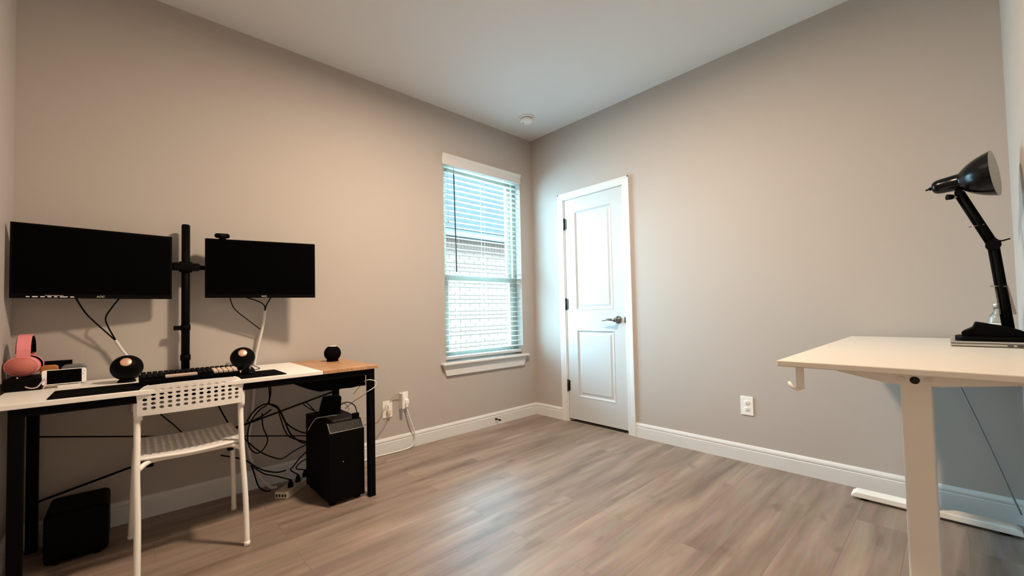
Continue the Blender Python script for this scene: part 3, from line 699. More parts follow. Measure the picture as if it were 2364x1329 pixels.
for xx in (0.158, 0.087):
    obj('ear_cushion', MB().lathe([(0.024, -0.008), (0.044, -0.008), (0.046, 0), (0.044, 0.008), (0.024, 0.008)], 32, cup(xx, 1)), M_rubber, hs, label='black cushion')
def band(th0, th1, w_, rz, rx, t_, name, m):
    b = bmesh.new(); n = 28; rows = []
    for i in range(n + 1):
        a = th0 + (th1 - th0) * i / n
        row = []
        for (rr, yy) in ((0, -w_ / 2), (0, w_ / 2), (t_, w_ / 2), (t_, -w_ / 2)):
            x = 0.122 + (rx + rr) * math.cos(a); z = HZ + 0.095 + (rz + rr) * math.sin(a)
            row.append(b.verts.new((x, -3.306 + yy, z)))
        rows.append(row)
    for A, B in zip(rows, rows[1:]):
        for j in range(4):
            f_ = b.faces.new((A[j], A[(j + 1) % 4], B[(j + 1) % 4], B[j]))
    b.faces.new(rows[0]); b.faces.new(rows[-1]); bmesh.ops.recalc_face_normals(b, faces=b.faces)
    g = MB(); g._merge(b); return obj(name, g, m, hs)
band(math.radians(-12), math.radians(192), 0.040, 0.082, 0.060, 0.005, 'headband', M_pink)
band(math.radians(5), math.radians(175), 0.046, 0.070, 0.050, 0.008, 'headband_pad', M_rubber)
for xx in (0.183, 0.061):
    g = MB(); g.box(xx - 0.004, xx + 0.003, -3.322, -3.314, HZ + 0.070, HZ + 0.118); g.box(xx - 0.004, xx + 0.003, -3.304, -3.290, HZ + 0.070, HZ + 0.118)
    obj('yoke', g, M_pink, hs)
obj('cable', MB().tube([(0.196, -3.322, HZ + 0.004), (0.212, -3.305, HZ - 0.025), (0.232, -3.285, HZ - 0.040), (0.236, -3.262, HZ - 0.040), (0.232, -3.250, HZ - 0.022), (0.236, -3.240, HZ - 0.008), (0.240, -3.236, HZ - 0.025), (0.238, -3.244, HZ - 0.046)], 0.0024, 8, smooth=6), mat('pale_pink_cable', (0.75, 0.55, 0.60), 0.5), hs, label='pale pink cable')

# phone on its stand, cases behind
ps = thing('phone_stand', 'thin white stand carrying the phone', 'stand', (0.21, -3.175, DTZ))
g = MB(); g.box(0.165, 0.232, -3.205, -3.135, DTZ, DTZ + 0.007, 0.003); g.box(0.218, 0.232, -3.205, -3.135, DTZ + 0.007, DTZ + 0.011, 0.002); g.prism([(0.170, DTZ + 0.006), (0.176, DTZ + 0.006), (0.186, DTZ + 0.055), (0.180, DTZ + 0.055)], -3.20, -3.14, 'y')
obj('plate', g, M_white, ps)
ph = thing('phone', 'white smartphone lying sideways on a stand, dark screen', 'phone', (0.21, -3.185, DTZ + 0.012))
PM = Matrix.Translation((0.205, -3.185, DTZ + 0.0455)) @ Matrix.Rotation(math.radians(4), 4, 'Z') @ Matrix.Rotation(math.radians(-14), 4, 'Y') @ Matrix.Rotation(math.radians(90), 4, 'Z') @ Matrix.Rotation(math.radians(90), 4, 'X')
g = MB(); g.prism(rrect(-0.067, 0.067, -0.0325, 0.0325, 0.009), -0.0038, 0.0038, 'z', M=PM, bev=0.0012)
obj('body', g, M_white, ph)
obj('screen', MB().box(-0.052, 0.052, -0.0295, 0.0295, 0.003, 0.0041, M=PM), M_screen, ph, label='dark phone screen')
g = MB(); g.lathe([(0, 0.0036), (0.0016, 0.0036), (0.0016, 0.0041), (0, 0.0041)], 10, PM @ Matrix.Translation((0.0565, 0.004, 0))); g.box(0.0590, 0.0620, 0.017, 0.0185, 0.0036, 0.0041, M=PM)
obj('camera', g, M_slot, ph)
oc = obj('glasses_pouch', MB().prism(rrect(-3.268, -3.212, DTZ + 0.0, DTZ + 0.092, 0.014), 0.085, 0.105, 'x', bev=0.004), M_orange, loc=(0.095, -3.24, DTZ))
tag(oc, 'orange pouch standing behind the phone beside the headset', 'pouch')
gc = obj('glasses_case', MB().prism(rrect(-3.204, -3.122, DTZ + 0.0, DTZ + 0.090, 0.020), 0.095, 0.122, 'x', bev=0.006), M_grey, loc=(0.11, -3.163, DTZ))
tag(gc, 'rounded grey case standing behind the phone', 'case')
bb = thing('notebook_sleeve', 'thin dark folder standing against the wall behind the phone', 'folder', (0.06, -3.20, DTZ))
obj('cover', MB().box(0.055, 0.062, -3.262, -3.172, DTZ, DTZ + 0.108, 0.002), M_black, bb)

# ------------------------------------------------------------------ chair
CY = -2.772
chair = thing('chair', 'white metal chair with a perforated plastic back, pushed to the black desk', 'chair', (0.46, CY, 0.0))
RL = 0.0112
def back_x(z): return 0.590 + (z - 0.58) * 0.08
for s, yf, yt in ((1, 0.185, 0.176), (-1, 0.180, 0.181)):
    g = MB(); pts = [(0.682, CY + s * yf, 0.004), (0.655, CY + s * (yf - 0.001), 0.20), (0.625, CY + s * (yt + 0.001), 0.40), (0.606, CY + s * yt, 0.50), (0.592, CY + s * yt, 0.58), (0.5955, CY + s * yt, 0.64), (0.600, CY + s * yt, 0.70)]
    g.tube(pts, RL, 16, smooth=6)
    lg = obj('rear_leg', g, M_whitem, chair)
    obj('foot_cap', MB().cyl((0.684, CY + s * yf, 0.0), (0.681, CY + s * yf, 0.018), RL + 0.0012, n=16), M_whitem, lg)
for s, yf in ((1, 0.206), (-1, 0.196)):
    g = MB(); pts = [(0.232, CY + s * yf, 0.004), (0.245, CY + s * (yf - 0.006), 0.22), (0.262, CY + s * (yf - 0.012), 0.38), (0.285, CY + s * (yf - 0.014), 0.422), (0.33, CY + s * (yf - 0.016), 0.432), (0.46, CY + s * 0.182, 0.428), (0.612, CY + s * 0.177, 0.420)]
    g.tube(pts, RL, 16, smooth=6)
    lg = obj('front_leg', g, M_whitem, chair)
    obj('foot_cap', MB().cyl((0.231, CY + s * yf, 0.0), (0.233, CY + s * yf, 0.018), RL + 0.0012, n=16), M_whitem, lg)
g = MB(); g.tube([(0.614, CY - 0.176, 0.412), (0.595, CY - 0.155, 0.426), (0.578, CY - 0.12, 0.432), (0.575, CY, 0.430), (0.578, CY + 0.12, 0.432), (0.595, CY + 0.155, 0.428), (0.614, CY + 0.174, 0.416)], 0.0100, 14, smooth=6)
obj('seat_rail', g, M_whitem, chair)
def holed_panel(us, vs, holes, fmap, hw_, hh_, outer_scale=1.0):
    """grid of cells; cells in HOLES get an oval hole"""
    b = bmesh.new(); gv = {}
    def V(i, j):
        if (i, j) not in gv: gv[i, j] = b.verts.new(fmap(us[i], vs[j]))
        return gv[i, j]
    for i in range(len(us) - 1):
        for j in range(len(vs) - 1):
            if (i, j) in holes:
                cu, cv = (us[i] + us[i + 1]) / 2, (vs[j] + vs[j + 1]) / 2
                N_ = 12
                ring = [b.verts.new(fmap(cu + hw_ * math.cos(2 * math.pi * (k - 1.5) / N_), cv + hh_ * math.sin(2 * math.pi * (k - 1.5) / N_))) for k in range(N_)]
                # ring[0] at -45deg, corners: (i+1,j),(i+1,j+1),(i,j+1),(i,j)
                cor = [V(i + 1, j), V(i + 1, j + 1), V(i, j + 1), V(i, j)]
                for q in range(4):
                    a, b2 = cor[q], cor[(q + 1) % 4]
                    r0 = [ring[(q * 3 + k) % N_] for k in range(4)]
                    b.faces.new([a, b2, r0[3], r0[2], r0[1], r0[0]])
            else: b.faces.new((V(i, j), V(i + 1, j), V(i + 1, j + 1), V(i, j + 1)))
    bmesh.ops.recalc_face_normals(b, faces=b.faces)
    g = MB(); g._merge(b); return g
# backrest: u across (-0.182..0.182), v 0..0.140 upward
ncol, nrow = 13, 5; du, dv = 0.0262, 0.0178; BH = 0.119
us = [-0.190, -0.1795] + [-ncol * du / 2 + i * du for i in range(ncol + 1)] + [0.1795, 0.190]
vs = [0.0, 0.010] + [0.019 + j * dv for j in range(nrow + 1)] + [0.1145, BH]
def fback(u, v):
    z0 = 0.626 + v
    zc = min(v / BH, 1.0); R_ = 0.052; uu = u
    lim = 0.190
    if v > BH - R_:                       # round the top corners
        k = (v - (BH - R_)) / R_; lim = 0.190 - R_ + R_ * math.sqrt(max(0, 1 - k * k * 0.98))
        if abs(u) > 0.1795 - 1e-6 or abs(u) > lim: uu = math.copysign(min(abs(u), lim), u)
    x = back_x(z0) + 0.0135 + 0.018 * (1 - (uu / 0.19) ** 2) - (0.007 if abs(uu) > 0.185 else 0.0)
    return (x, CY - 0.001 + uu, z0 + 0.006 * (1 - (uu / 0.19) ** 2) * zc)
holes = {(i + 2, j + 2) for i in range(ncol) for j in range(nrow)} - {(2, 6), (14, 6), (2, 5), (14, 5)}
bo = obj('backrest', holed_panel(us, vs, holes, fback, 0.0078, 0.0062), M_white, chair)
md = bo.modifiers.new('thick', 'SOLIDIFY'); md.thickness = 0.006; md.offset = 0
for s in (1, -1):
    g = MB(); g.tube([(back_x(0.606) + 0.002, CY + s * 0.178, 0.606), (back_x(0.62) + 0.002, CY + s * 0.178, 0.622), (back_x(0.645) + 0.001, CY + s * 0.178, 0.645)], [0.0138, 0.0145, 0.0130], 16)
    obj('sleeve', g, M_white, bo)
    g = MB(); g.lathe([(0, 0), (0.007, 0), (0.006, 0.003), (0, 0.004)], 16, Matrix.Translation((back_x(0.712) + 0.0225, CY + s * 0.150, 0.722)) @ Matrix.Rotation(math.radians(80), 4, 'Y'))
    obj('rivet', g, M_white, bo)
# seat: ribbed, perforated
ncs, nrs = 14, 12
us2 = [-0.190] + [-0.180 + i * (0.360 / ncs) for i in range(ncs + 1)] + [0.190]
vs2 = [0.0, 0.014] + [0.026 + j * 0.0255 for j in range(nrs + 1)] + [0.350, 0.362]
def fseat(u, v):
    x = 0.592 - v
    z = 0.452 - 0.012 * (1 - (u / 0.19) ** 2) * math.sin(min(1, v / 0.25) * math.pi / 2 + 0.6) + 0.010 * (v / 0.36) - (0.012 if v > 0.355 else 0)
    return (x + 0.012 * (1 - (u / 0.19) ** 2) * (-1 if v > 0.2 else 1) * 0, CY + 0.001 + u, z)
hs2 = {(i + 1, j + 2) for i in range(ncs) for j in range(nrs)}
se = obj('seat', holed_panel(us2, vs2, hs2, fseat, 0.0075, 0.0085), M_white, chair)
md = se.modifiers.new('thick', 'SOLIDIFY'); md.thickness = 0.006; md.offset = 0
g = MB(); g.tube([(0.592, CY - 0.188, 0.449), (0.594, CY - 0.12, 0.444), (0.596, CY, 0.4385), (0.594, CY + 0.12, 0.444), (0.592, CY + 0.19, 0.449)], 0.0058, 10, smooth=5)
obj('seat_lip', g, M_white, se)
for s in (1, -1):
    obj('bumper', MB().box(0.556, 0.578, CY + s * 0.140 - 0.012, CY + s * 0.140 + 0.012, 0.404, 0.421, 0.004), M_rubber, chair, label='black rubber bumper')

# ------------------------------------------------------------------ computer tower and things around it
pcx0, pcx1, pcy0, pcy1, pcz = 0.195, 0.585, -2.198, -2.004, 0.432
tw = thing('computer_tower', 'black computer tower on the floor under the oak end of the desk', 'computer', (0.39, -2.10, 0.0))
g = MB(); g.prism([(pcx0, 0.018), (pcx1, 0.018), (pcx1, pcz - 0.050), (pcx1 - 0.045, pcz), (pcx0, pcz)], pcy0, pcy1, 'y', bev=0.004)
obj('case', g, M_black, tw)
for (x, y) in ((pcx0 + 0.04, pcy0 + 0.03), (pcx0 + 0.04, pcy1 - 0.03), (pcx1 - 0.04, pcy0 + 0.03), (pcx1 - 0.04, pcy1 - 0.03)):
    obj('foot', MB().cyl((x, y, 0.0), (x, y, 0.0185), 0.018, n=18), M_rubber, tw)
# slanted front grille
GM = Matrix.Translation((pcx1 - 0.0225 + 0.0008, (pcy0 + pcy1) / 2, pcz - 0.025 + 0.0008)) @ Matrix.Rotation(math.atan2(0.050, 0.045), 4, 'Y')
g = MB()
for i in range(30):
    y = -0.084 + i * 0.0058
    g.box(-0.026, 0.026, y, y + 0.0024, 0, 0.002, M=GM)
gr_ = obj('front_grille', g, mat('grille_dark', (0.05, 0.045, 0.04), 0.5, spec=0.2), tw, label='slanted grille of thin bars')
g = MB()
g.box(-0.030, 0.030, -0.090, -0.0885, 0, 0.003, M=GM).box(-0.030, 0.030, 0.0915, 0.093, 0, 0.003, M=GM).box(0.0280, 0.0295, -0.090, 0.093, 0, 0.003, M=GM)
obj('trim_edge', g, mat('grille_edge', (0.35, 0.32, 0.28), 0.4), gr_, label='pale edge of the grille')
obj('painted_lit_top', MB().box(0.36, 0.525, pcy0 + 0.045, pcy1 - 0.020, pcz - 0.0005, pcz + 0.0018), mat('brown_painted_light', (0.045, 0.028, 0.02), 0.8, var=0.3, vscale=120), tw, label='brown patch painted as the lit top of the case')  # light on the black case top, painted as a brown patch
obj('power_light', MB().box(pcx1 + 0.0003, pcx1 + 0.0012, -2.125, -2.121, 0.222, 0.226), mat('pale_light', (0.6, 0.6, 0.62), 0.3), tw)
rt_ = thing('wireless_router', 'upright black device standing on top of the computer tower', 'router', (0.29, -2.085, pcz))
g = MB(); g.prism([(-2.152, pcz), (-2.034, pcz), (-2.028, pcz + 0.085), (-2.034, pcz + 0.098), (-2.120, pcz + 0.102), (-2.128, pcz + 0.095)], 0.27, 0.315, 'x', bev=0.004)
obj('body', g, M_black, rt_)
def cord(name, label, pts, r, m, cat='cable', group=None, sub=6):
    o = obj(name, MB().tube(pts, r, 8, smooth=sub), m, loc=pts[0]); return tag(o, label, cat, group)
cord('usb_cable', 'short black lead arching over the top of the computer tower into its front port', [(0.30, -2.060, pcz + 0.018), (0.36, -2.045, pcz + 0.055), (0.43, -2.035, pcz + 0.075), (0.50, -2.025, pcz + 0.065), (0.525, -2.022, pcz + 0.030), (0.526, -2.022, pcz + 0.006)], 0.0028, M_cable)
us_ = thing('usb_plug', 'chunky black plug in the top of the computer tower', 'plug', (0.535, -2.035, pcz))
obj('body', MB().box(0.515, 0.538, -2.047, -2.012, pcz + 0.0005, pcz + 0.028, 0.003), M_black, us_)
cord('device_cable', 'black cable loop sticking out left of the router on the tower', [(0.28, -2.155, pcz + 0.012), (0.27, -2.19, pcz + 0.035), (0.26, -2.225, pcz + 0.066), (0.26, -2.222, pcz + 0.078), (0.262, -2.205, pcz + 0.070), (0.27, -2.18, pcz + 0.035), (0.28, -2.157, pcz + 0.006)], 0.0027, M_cable)
cord('thin_cable', 'thin white cord draped down the side of the computer tower', [(0.36, -2.235, 0.372), (0.375, -2.210, 0.420), (0.388, -2.197, 0.437), (0.40, -2.165, pcz + 0.008), (0.42, -2.125, pcz + 0.012), (0.40, -2.09, pcz + 0.004)], 0.0018, M_whitecab)
cord('charging_cable', 'thin white cable looped around the front right leg of the desk', [(0.50, -2.030, 0.560), (0.52, -2.016, 0.590), (0.57, -2.000, 0.634), (0.612, -1.998, 0.650), (0.625, -1.980, 0.651), (0.627, -1.955, 0.640), (0.627, -1.950, 0.622), (0.625, -1.970, 0.602), (0.612, -1.998, 0.585), (0.56, -2.004, 0.555), (0.45, -2.01, 0.51), (0.35, -2.02, 0.455)], 0.0022, M_whitecab)
cord('thin_cable', 'thin reddish lead curling on top of the computer tower behind the arching lead', [(0.29, -2.055, pcz + 0.040), (0.30, -2.035, pcz + 0.052), (0.32, -2.010, pcz + 0.045), (0.35, -2.0, pcz + 0.020), (0.37, -2.015, pcz + 0.005)], 0.0016, mat('red_lead', (0.30, 0.10, 0.08), 0.5))

sp_ = thing('power_strip', 'beige power strip with sockets on the floor left of the computer tower', 'power strip', (0.25, -2.27, 0.0))
SM = Matrix.Translation((0.181, -2.251, 0.0)) @ Matrix.Rotation(math.radians(-46), 4, 'Z')
g = MB(); g.box(-0.14, 0.14, -0.038, 0.038, 0.0, 0.040, 0.005, M=SM)
obj('body', g, mat('beige_plastic', (0.62, 0.56, 0.46), 0.45), sp_)
for i in range(6):
    x = -0.115 + i * 0.040
    obj('socket', MB().box(x - 0.004, x + 0.012, 0.008, 0.012, 0.0395, 0.0408, M=SM).box(x - 0.004, x + 0.012, -0.004, 0.000, 0.0395, 0.0408, M=SM).box(x - 0.012, x - 0.007, 0.002, 0.006, 0.0395, 0.0408, M=SM), M_slot, sp_, label='dark socket slots')
for y in (-0.026, -0.010, 0.008, 0.024):
    obj('usb_port', MB().box(0.1398, 0.1408, y - 0.005, y + 0.005, 0.012, 0.026, M=SM), M_slot, sp_, label='dark port in the end face')
plug_pts = [((0.175, -2.315, 0.0405), [(0.12, -2.33, 0.075), (0.10, -2.36, 0.085), (0.09, -2.40, 0.105), (0.06, -2.46, 0.16)], 'nearest the white sleeve'),
            ((0.155, -2.275, 0.0405), [(0.15, -2.27, 0.105), (0.13, -2.25, 0.115), (0.10, -2.20, 0.15), (0.08, -2.12, 0.20)], 'in the middle of the strip'),
            ((0.135, -2.235, 0.0405), [(0.13, -2.235, 0.10), (0.12, -2.20, 0.13), (0.10, -2.15, 0.14), (0.08, -2.08, 0.18)], 'nearest the computer tower')]
for (c_, pts, wh) in plug_pts:
    c_ = SM @ Vector(({'nearest the white sleeve': 0.075, 'in the middle of the strip': 0.0, 'nearest the computer tower': -0.075}[wh], 0.014, 0.0405))
    t = thing('power_plug', 'black plug standing in the beige power strip, ' + wh, 'plug', tuple(c_), 'black plugs in the power strip')
    g = MB(); g.lathe([(0, 0.0005), (0.014, 0.0005), (0.015, 0.012), (0.011, 0.026), (0.005, 0.042), (0, 0.042)], 18, Matrix.Translation(c_))
    obj('body', g, M_black, t)
    obj('cable', MB().tube([tuple(c_ + Vector((0, 0, 0.04)))] + [(max(p[0], 0.03), p[1], p[2]) for p in pts], 0.0036, 8, smooth=6), M_cable, t)

# tangle of black cables behind the tower
cord('desk_cable', 'thick black cable looping high behind the computer tower', [(0.16, -2.494, 0.437), (0.16, -2.452, 0.495), (0.16, -2.398, 0.517), (0.16, -2.342, 0.488), (0.16, -2.308, 0.419), (0.16, -2.274, 0.323), (0.16, -2.215, 0.258), (0.15, -2.16, 0.24)], 0.0042, M_cable)
cord('desk_cable', 'black cable arching from the loop to the back of the tower', [(0.14, -2.40, 0.515), (0.14, -2.338, 0.489), (0.14, -2.292, 0.387), (0.14, -2.221, 0.321), (0.14, -2.15, 0.29)], 0.0038, M_cable)
cord('desk_cable', 'black cable coiled in an open ring below the desk', [(0.12, -2.411, 0.461), (0.12, -2.407, 0.381), (0.12, -2.383, 0.301), (0.12, -2.412, 0.245), (0.12, -2.444, 0.241), (0.12, -2.476, 0.285), (0.12, -2.482, 0.36), (0.12, -2.465, 0.429), (0.12, -2.422, 0.483), (0.12, -2.389, 0.502), (0.12, -2.373, 0.55), (0.10, -2.378, 0.66)], 0.0034, M_cable)
cord('desk_cable', 'black cable sagging lowest between the chair and the tower', [(0.10, -2.52, 0.40), (0.13, -2.493, 0.328), (0.13, -2.425, 0.246), (0.13, -2.359, 0.197), (0.13, -2.309, 0.177), (0.13, -2.243, 0.207), (0.13, -2.15, 0.235)], 0.0034, M_cable)
cord('desk_cable', 'black cable dropping from the desk behind the chair seat', [(0.09, -2.65, 0.67), (0.10, -2.625, 0.563), (0.10, -2.585, 0.461), (0.10, -2.555, 0.407), (0.10, -2.525, 0.404), (0.10, -2.418, 0.435), (0.10, -2.36, 0.47)], 0.0038, M_cable)
cord('desk_cable', 'black cable from under the white top into the tangle', [(0.10, -2.367, 0.67), (0.10, -2.362, 0.571), (0.11, -2.371, 0.509), (0.11, -2.328, 0.471), (0.11, -2.312, 0.409), (0.11, -2.27, 0.297), (0.11, -2.16, 0.235)], 0.0036, M_cable)
cord('desk_cable', 'black cable lying across the baseboard behind the power strip', [(0.05, -2.60, 0.25), (0.06, -2.49, 0.199), (0.07, -2.415, 0.130), (0.08, -2.334, 0.090), (0.09, -2.28, 0.09)], 0.0040, M_cable)
cord('desk_cable', 'short black cable hanging onto the floor beside the white sleeve', [(0.07, -2.455, 0.16), (0.09, -2.445, 0.115), (0.10, -2.428, 0.047), (0.11, -2.400, 0.012), (0.13, -2.37, 0.006)], 0.0038, M_cable)
cord('desk_cable', 'thin black cable slanting down behind the chair back', [(0.035, -2.93, 0.66), (0.04, -2.866, 0.539), (0.04, -2.805, 0.46), (0.045, -2.748, 0.387), (0.06, -2.70, 0.36)], 0.0030, M_cable)

sw = thing('subwoofer', 'black rounded box on the floor under the left end of the desk', 'subwoofer', (0.18, -3.14, 0.0))
obj('cabinet', MB().box(0.045, 0.300, -3.235, -3.040, 0.008, 0.215, 0.020, 3), M_black, sw)
for (x, y) in ((0.08, -3.20), (0.08, -3.075), (0.265, -3.20), (0.265, -3.075)):
    obj('foot', MB().cyl((x, y, 0), (x, y, 0.012), 0.012, n=14), M_rubber, sw)

# ------------------------------------------------------------------ standing desk on the right
sdz = 0.842
sk = thing('standing_desk', 'white height-adjustable desk along the right wall', 'desk', (2.76, -0.75, 0.0))
obj('table_top', MB().box(2.478, W - 0.004, -1.445, -0.045, sdz - 0.019, sdz, 0.003), M_stand, sk)
def side_frame(yc, first):
    # column, foot, top bracket
    xc = 2.793 if first else 2.746
    g = MB(); g.box(xc - 0.032, xc + 0.032, yc - 0.050, yc + 0.050, 0.12, sdz - 0.045, 0.005)
    co = obj('column', g, M_whitem, sk)
    obj('inner_column', MB().box(xc - 0.028, xc + 0.028, yc - 0.045, yc + 0.045, 0.035, 0.122, 0.004), M_whitem, co)
    g = MB(); x0, x1 = 2.468, 3.040
    fp = [(x0, 0.012), (x1, 0.012), (x1, 0.026), (x1 - 0.018, 0.040), (x0 + 0.018, 0.040), (x0, 0.026)]
    g.prism(fp, yc - 0.036, yc + 0.036, 'y', bev=0.004)
    fo = obj('foot', g, M_whitem, sk)
    for xx in (x0 + 0.05, x1 - 0.05): obj('foot_pad', MB().cyl((xx, yc, 0), (xx, yc, 0.0125), 0.018, n=16), M_rubber, fo)
    g = MB(); yb = yc - 0.052
    bp = [(2.605, sdz - 0.0195), (3.040, sdz - 0.0195), (3.040, sdz - 0.030), (2.990, sdz - 0.036), (2.845, sdz - 0.056), (2.735, sdz - 0.058), (2.625, sdz - 0.034), (2.608, sdz - 0.028)]
    g.prism(bp, yb, yb + 0.104, 'y')
    br = obj('top_bracket', g, M_whitem, sk)
    if first:
        for xx in (2.765, 2.819):
            obj('bolt', MB().lathe([(0, 0), (0.007, 0), (0.007, 0.003), (0.005, 0.005), (0.0025, 0.005), (0.002, 0.003), (0, 0.003)], 18, Matrix.Translation((xx, yb, sdz - 0.041)) @ Matrix.Rotation(math.radians(90), 4, 'X')), M_white, br, label='white bolt head')
        obj('shaft_hole', MB().lathe([(0, 0), (0.0105, 0), (0.0105, 0.0012), (0, 0.0012)], 20, Matrix.Translation((2.792, yb, sdz - 0.043)) @ Matrix.Rotation(math.radians(90), 4, 'X')), M_slot, br, label='round black hole')
side_frame(-1.300, True); side_frame(-0.160, False)
obj('cross_beam', MB().box(2.762, 2.776, -1.247, -0.213, sdz - 0.060, sdz - 0.020), M_whitem, sk)
g = MB(); hy0, hy1 = -1.400, -1.345
hkp = [(2.533, sdz - 0.0195), (2.5365, sdz - 0.0195), (2.5365, sdz - 0.092), (2.532, sdz - 0.094), (2.516, sdz - 0.090), (2.507, sdz - 0.080), (2.502, sdz - 0.070), (2.499, sdz - 0.072), (2.504, sdz - 0.083), (2.514, sdz - 0.0945), (2.533, sdz - 0.098), (2.540, sdz - 0.096), (2.540, sdz - 0.0195)]
g = MB()
g.box(2.519, 2.541, -1.402, -1.399, sdz - 0.092, sdz - 0.0195); g.box(2.519, 2.560, -1.402, -1.370, sdz - 0.0225, sdz - 0.0195)
g.tube([(2.530, -1.4005, sdz - 0.090), (2.522, -1.4005, sdz - 0.094), (2.508, -1.4005, sdz - 0.088), (2.499, -1.4005, sdz - 0.072)], [0.006, 0.006, 0.006, 0.005], 8)
obj('hook', g, M_whitem, sk, label='white headphone hook under the edge')
cord('desk_power_cord', 'thin grey cord slanting from under the standing desk towards the floor corner', [(2.828, -0.235, 0.80), (2.84, -0.12, 0.765), (2.86, -0.06, 0.68), (2.92, -0.035, 0.48), (2.98, -0.032, 0.28), (3.02, -0.034, 0.14), (3.045, -0.05, 0.06)], 0.0036, mat('grey_cord', (0.26, 0.25, 0.24), 0.6))

lt = thing('laptop', 'closed silver laptop under the desk lamp on the standing desk', 'laptop', (2.96, -0.42, sdz))
lx0, lx1, ly0, ly1 = 2.858, 3.064, -0.578, -0.262
obj('base', MB().box(lx0, lx1, ly0, ly1, sdz + 0.003, sdz + 0.0125, 0.002), M_silver, lt)
obj('lid', MB().box(lx0, lx1, ly0, ly1, sdz + 0.0145, sdz + 0.021, 0.002), M_silver, lt)
obj('rubber_gap', MB().box(lx0 + 0.004, lx1 - 0.004, ly0 + 0.004, ly1 - 0.004, sdz + 0.0, sdz + 0.0150), M_rubber, lt, label='dark gap and feet')
g = MB(); g.box(3.005, 3.020, ly0 - 0.0006, ly0 + 0.002, sdz + 0.0055, sdz + 0.0105).box(3.028, 3.050, ly0 - 0.0006, ly0 + 0.002, sdz + 0.0050, sdz + 0.0110)
obj('port', g, M_slot, lt, label='dark ports on the side')

# desk lamp
lpz = sdz + 0.021
la = thing('desk_lamp', 'black jointed desk lamp with a bell shade standing on the laptop', 'desk lamp', (2.99, -0.45, lpz))
LY = -0.470
g = MB(); g.prism(rrect(2.872, 3.060, -0.560, -0.375, 0.03), lpz, lpz + 0.016, 'z', bev=0.004)
obj('base_plate', g, M_blackm, la)
g = MB(); g.prism([(2.892, lpz + 0.015), (3.056, lpz + 0.015), (3.052, lpz + 0.038), (3.010, lpz + 0.056), (2.930, lpz + 0.074), (2.922, lpz + 0.052), (2.896, lpz + 0.036)], LY - 0.045, LY + 0.045, 'y', bev=0.004)
obj('base_clamp', g, M_blackm, la)
obj('clamp_knob', MB().cyl((2.902, LY - 0.055, lpz + 0.028), (2.902, LY - 0.040, lpz + 0.028), 0.012, n=16), M_black, la)
EL = Vector((2.989, LY, 1.240)); BS = Vector((3.016, LY, 0.905)); PV = Vector((2.905, LY, 1.468))
def arm(a, b_, name):
    g = MB()
    for dy in (-0.010, 0.010): g.tube([a + Vector((0, dy, 0)), b_ + Vector((0, dy, 0))], 0.0075, 8)
    d = (b_ - a).normalized(); n_ = Vector((d.z, 0, -d.x))
    for s in (-1, 1):
        p = [a + n_ * 0.011 * s + Vector((0, -0.014, 0)), a + n_ * 0.011 * s + Vector((0, 0.014, 0)), b_ + n_ * 0.011 * s + Vector((0, 0.014, 0)), b_ + n_ * 0.011 * s + Vector((0, -0.014, 0))]
        g.tube([(p[0] + p[1]) / 2, (p[2] + p[3]) / 2], 0.0055, 8)
    return obj(name, g, M_blackm, la)
a1 = arm(BS, EL, 'lower_arm'); a2 = arm(EL, PV, 'upper_arm')
def springc(a, b_, r, turns):
    a, b_ = Vector(a), Vector(b_); d = b_ - a; t = d.normalized(); u = t.orthogonal().normalized(); w_ = t.cross(u); pts = []
    for i in range(turns * 8 + 1):
        q = i / (turns * 8); an = 2 * math.pi * i / 8
        pts.append(a + d * q + (u * math.cos(an) + w_ * math.sin(an)) * r)
    return MB().tube(pts, 0.0011, 5)
M_spr = mat('spring_steel', (0.35, 0.28, 0.24), 0.35, 0.9)
for s in (-1, 1):
    obj('spring', springc(BS + Vector((0.018 * s, 0, 0.06)), BS + Vector((0.013 * s - 0.012, 0, 0.172)), 0.0045, 22), M_spr, la, label='thin steel spring')
g = MB(); q = BS + (EL - BS) * 0.51; g.cyl(q + Vector((-0.028, -0.012, 0.002)), q + Vector((0.018, -0.012, -0.002)), 0.0022, n=8)
obj('spring_pin', g, M_chrome, la)
g = MB(); q = EL + (PV - EL) * 0.36; g.cyl(q + Vector((-0.034, -0.012, -0.002)), q + Vector((0.010, -0.012, 0.003)), 0.0020, n=8)
obj('spring_pin', g, M_chrome, la)
g = MB(); g.cyl(EL + Vector((0, -0.018, 0)), EL + Vector((0, 0.018, 0)), 0.021, n=22); g.prism([(2.975, 1.225), (3.004, 1.222), (3.010, 1.250), (2.995, 1.268), (2.978, 1.262)], LY - 0.013, LY + 0.013, 'y', bev=0.002)
obj('elbow_joint', g, M_blackm, la)
obj('elbow_lever', MB().tube([EL + Vector((0.004, -0.016, 0.016)), EL + Vector((0.022, -0.018, 0.012)), EL + Vector((0.043, -0.018, 0.018))], [0.004, 0.003, 0.0025], 8), M_blackm, la)
g = MB(); g.cyl(PV + Vector((0, -0.016, 0)), PV + Vector((0, 0.016, 0)), 0.013, n=18)
obj('head_joint', g, M_blackm, la)
g = MB(); g.cyl(PV + Vector((-0.004, -0.012, -0.018)), PV + Vector((-0.018, -0.022, -0.017)), 0.008, n=16)
obj('wing_nut', g, M_chrome, la, label='chrome tightening nut')
g = MB(); g.cyl(PV + Vector((-0.018, -0.022, -0.017)), PV + Vector((-0.034, -0.030, -0.016)), 0.010, 0.012, 12)
obj('thumb_screw', g, M_black, la)
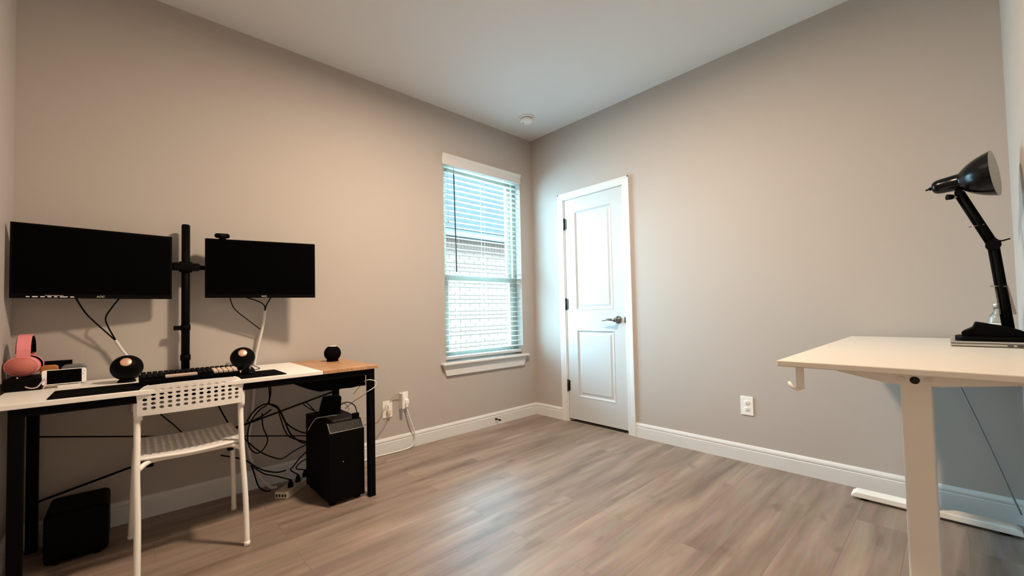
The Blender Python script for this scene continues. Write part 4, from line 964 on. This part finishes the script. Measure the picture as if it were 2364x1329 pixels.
# head axis: from rear end (tip) towards the mouth centre
A0 = Vector((2.828, LY + 0.018, 1.507)); A1 = Vector((3.003, LY - 0.018, 1.521))
ax = (A1 - A0).normalized(); ux = Vector((0, 1, 0)); ux = (ux - ax * ux.dot(ax)).normalized(); uy = ax.cross(ux)
HM = Matrix.Identity(4)
for i in range(3):
    HM[i][0] = ux[i]; HM[i][1] = uy[i]; HM[i][2] = ax[i]; HM[i][3] = A0[i]
Ls = (A1 - A0).length
prof = [(0.0, 0.0), (0.014, 0.001), (0.023, 0.006), (0.0285, 0.016), (0.0305, 0.03), (0.0320, 0.055), (0.0335, 0.082), (0.035, 0.086), (0.046, 0.096), (0.058, 0.110), (0.068, 0.125), (0.0765, 0.141), (0.0835, 0.158), (0.0885, 0.174), (0.0905, Ls)]
sh = obj('lamp_shade', MB().lathe(prof, 44, HM, cap=False), M_blackg, la)
inn = [(0.0, 0.094), (0.044, 0.098), (0.056, 0.112), (0.066, 0.127), (0.0745, 0.143), (0.0815, 0.159), (0.0868, 0.174), (0.0895, Ls - 0.0003)]
obj('shade_lining', MB().lathe(inn, 44, HM, cap=False), M_inner, sh, label='white inside of the shade')
obj('bulb', MB().lathe([(0.012, 0.10), (0.014, 0.115), (0.024, 0.13), (0.027, 0.142), (0.022, 0.156), (0.010, 0.164), (0, 0.165)], 24, HM, cap=False), M_white, sh)
g = MB(); g.cyl(HM @ Vector((0, 0, 0.001)), HM @ Vector((0, 0, -0.008)), 0.007, n=14); g.cyl(HM @ Vector((0, 0, -0.008)), HM @ Vector((0.0, -0.002, -0.020)), 0.0035, n=10)
obj('switch', g, M_black, la, label='small rotary switch')

bt = thing('glass_bottle', 'small clear bottle with a white label behind the desk lamp', 'bottle', (3.000, -0.235, sdz))
BM = Matrix.Translation((3.000, -0.235, sdz))
M_bg = mat('clear_bottle', (0.85, 0.88, 0.85), 0.08, var=0.01, trans=0.9)
obj('body', MB().lathe([(0, 0), (0.026, 0), (0.028, 0.004), (0.028, 0.095), (0.022, 0.115), (0.011, 0.130), (0.011, 0.150), (0, 0.150)], 28, BM), M_bg, bt)
obj('paper_label', MB().lathe([(0.0284, 0.035), (0.0284, 0.082)], 28, BM, cap=False), M_white, bt, label='white paper label')
obj('cap', MB().lathe([(0, 0.149), (0.0125, 0.149), (0.0125, 0.168), (0, 0.168)], 20, BM), M_silver, bt)
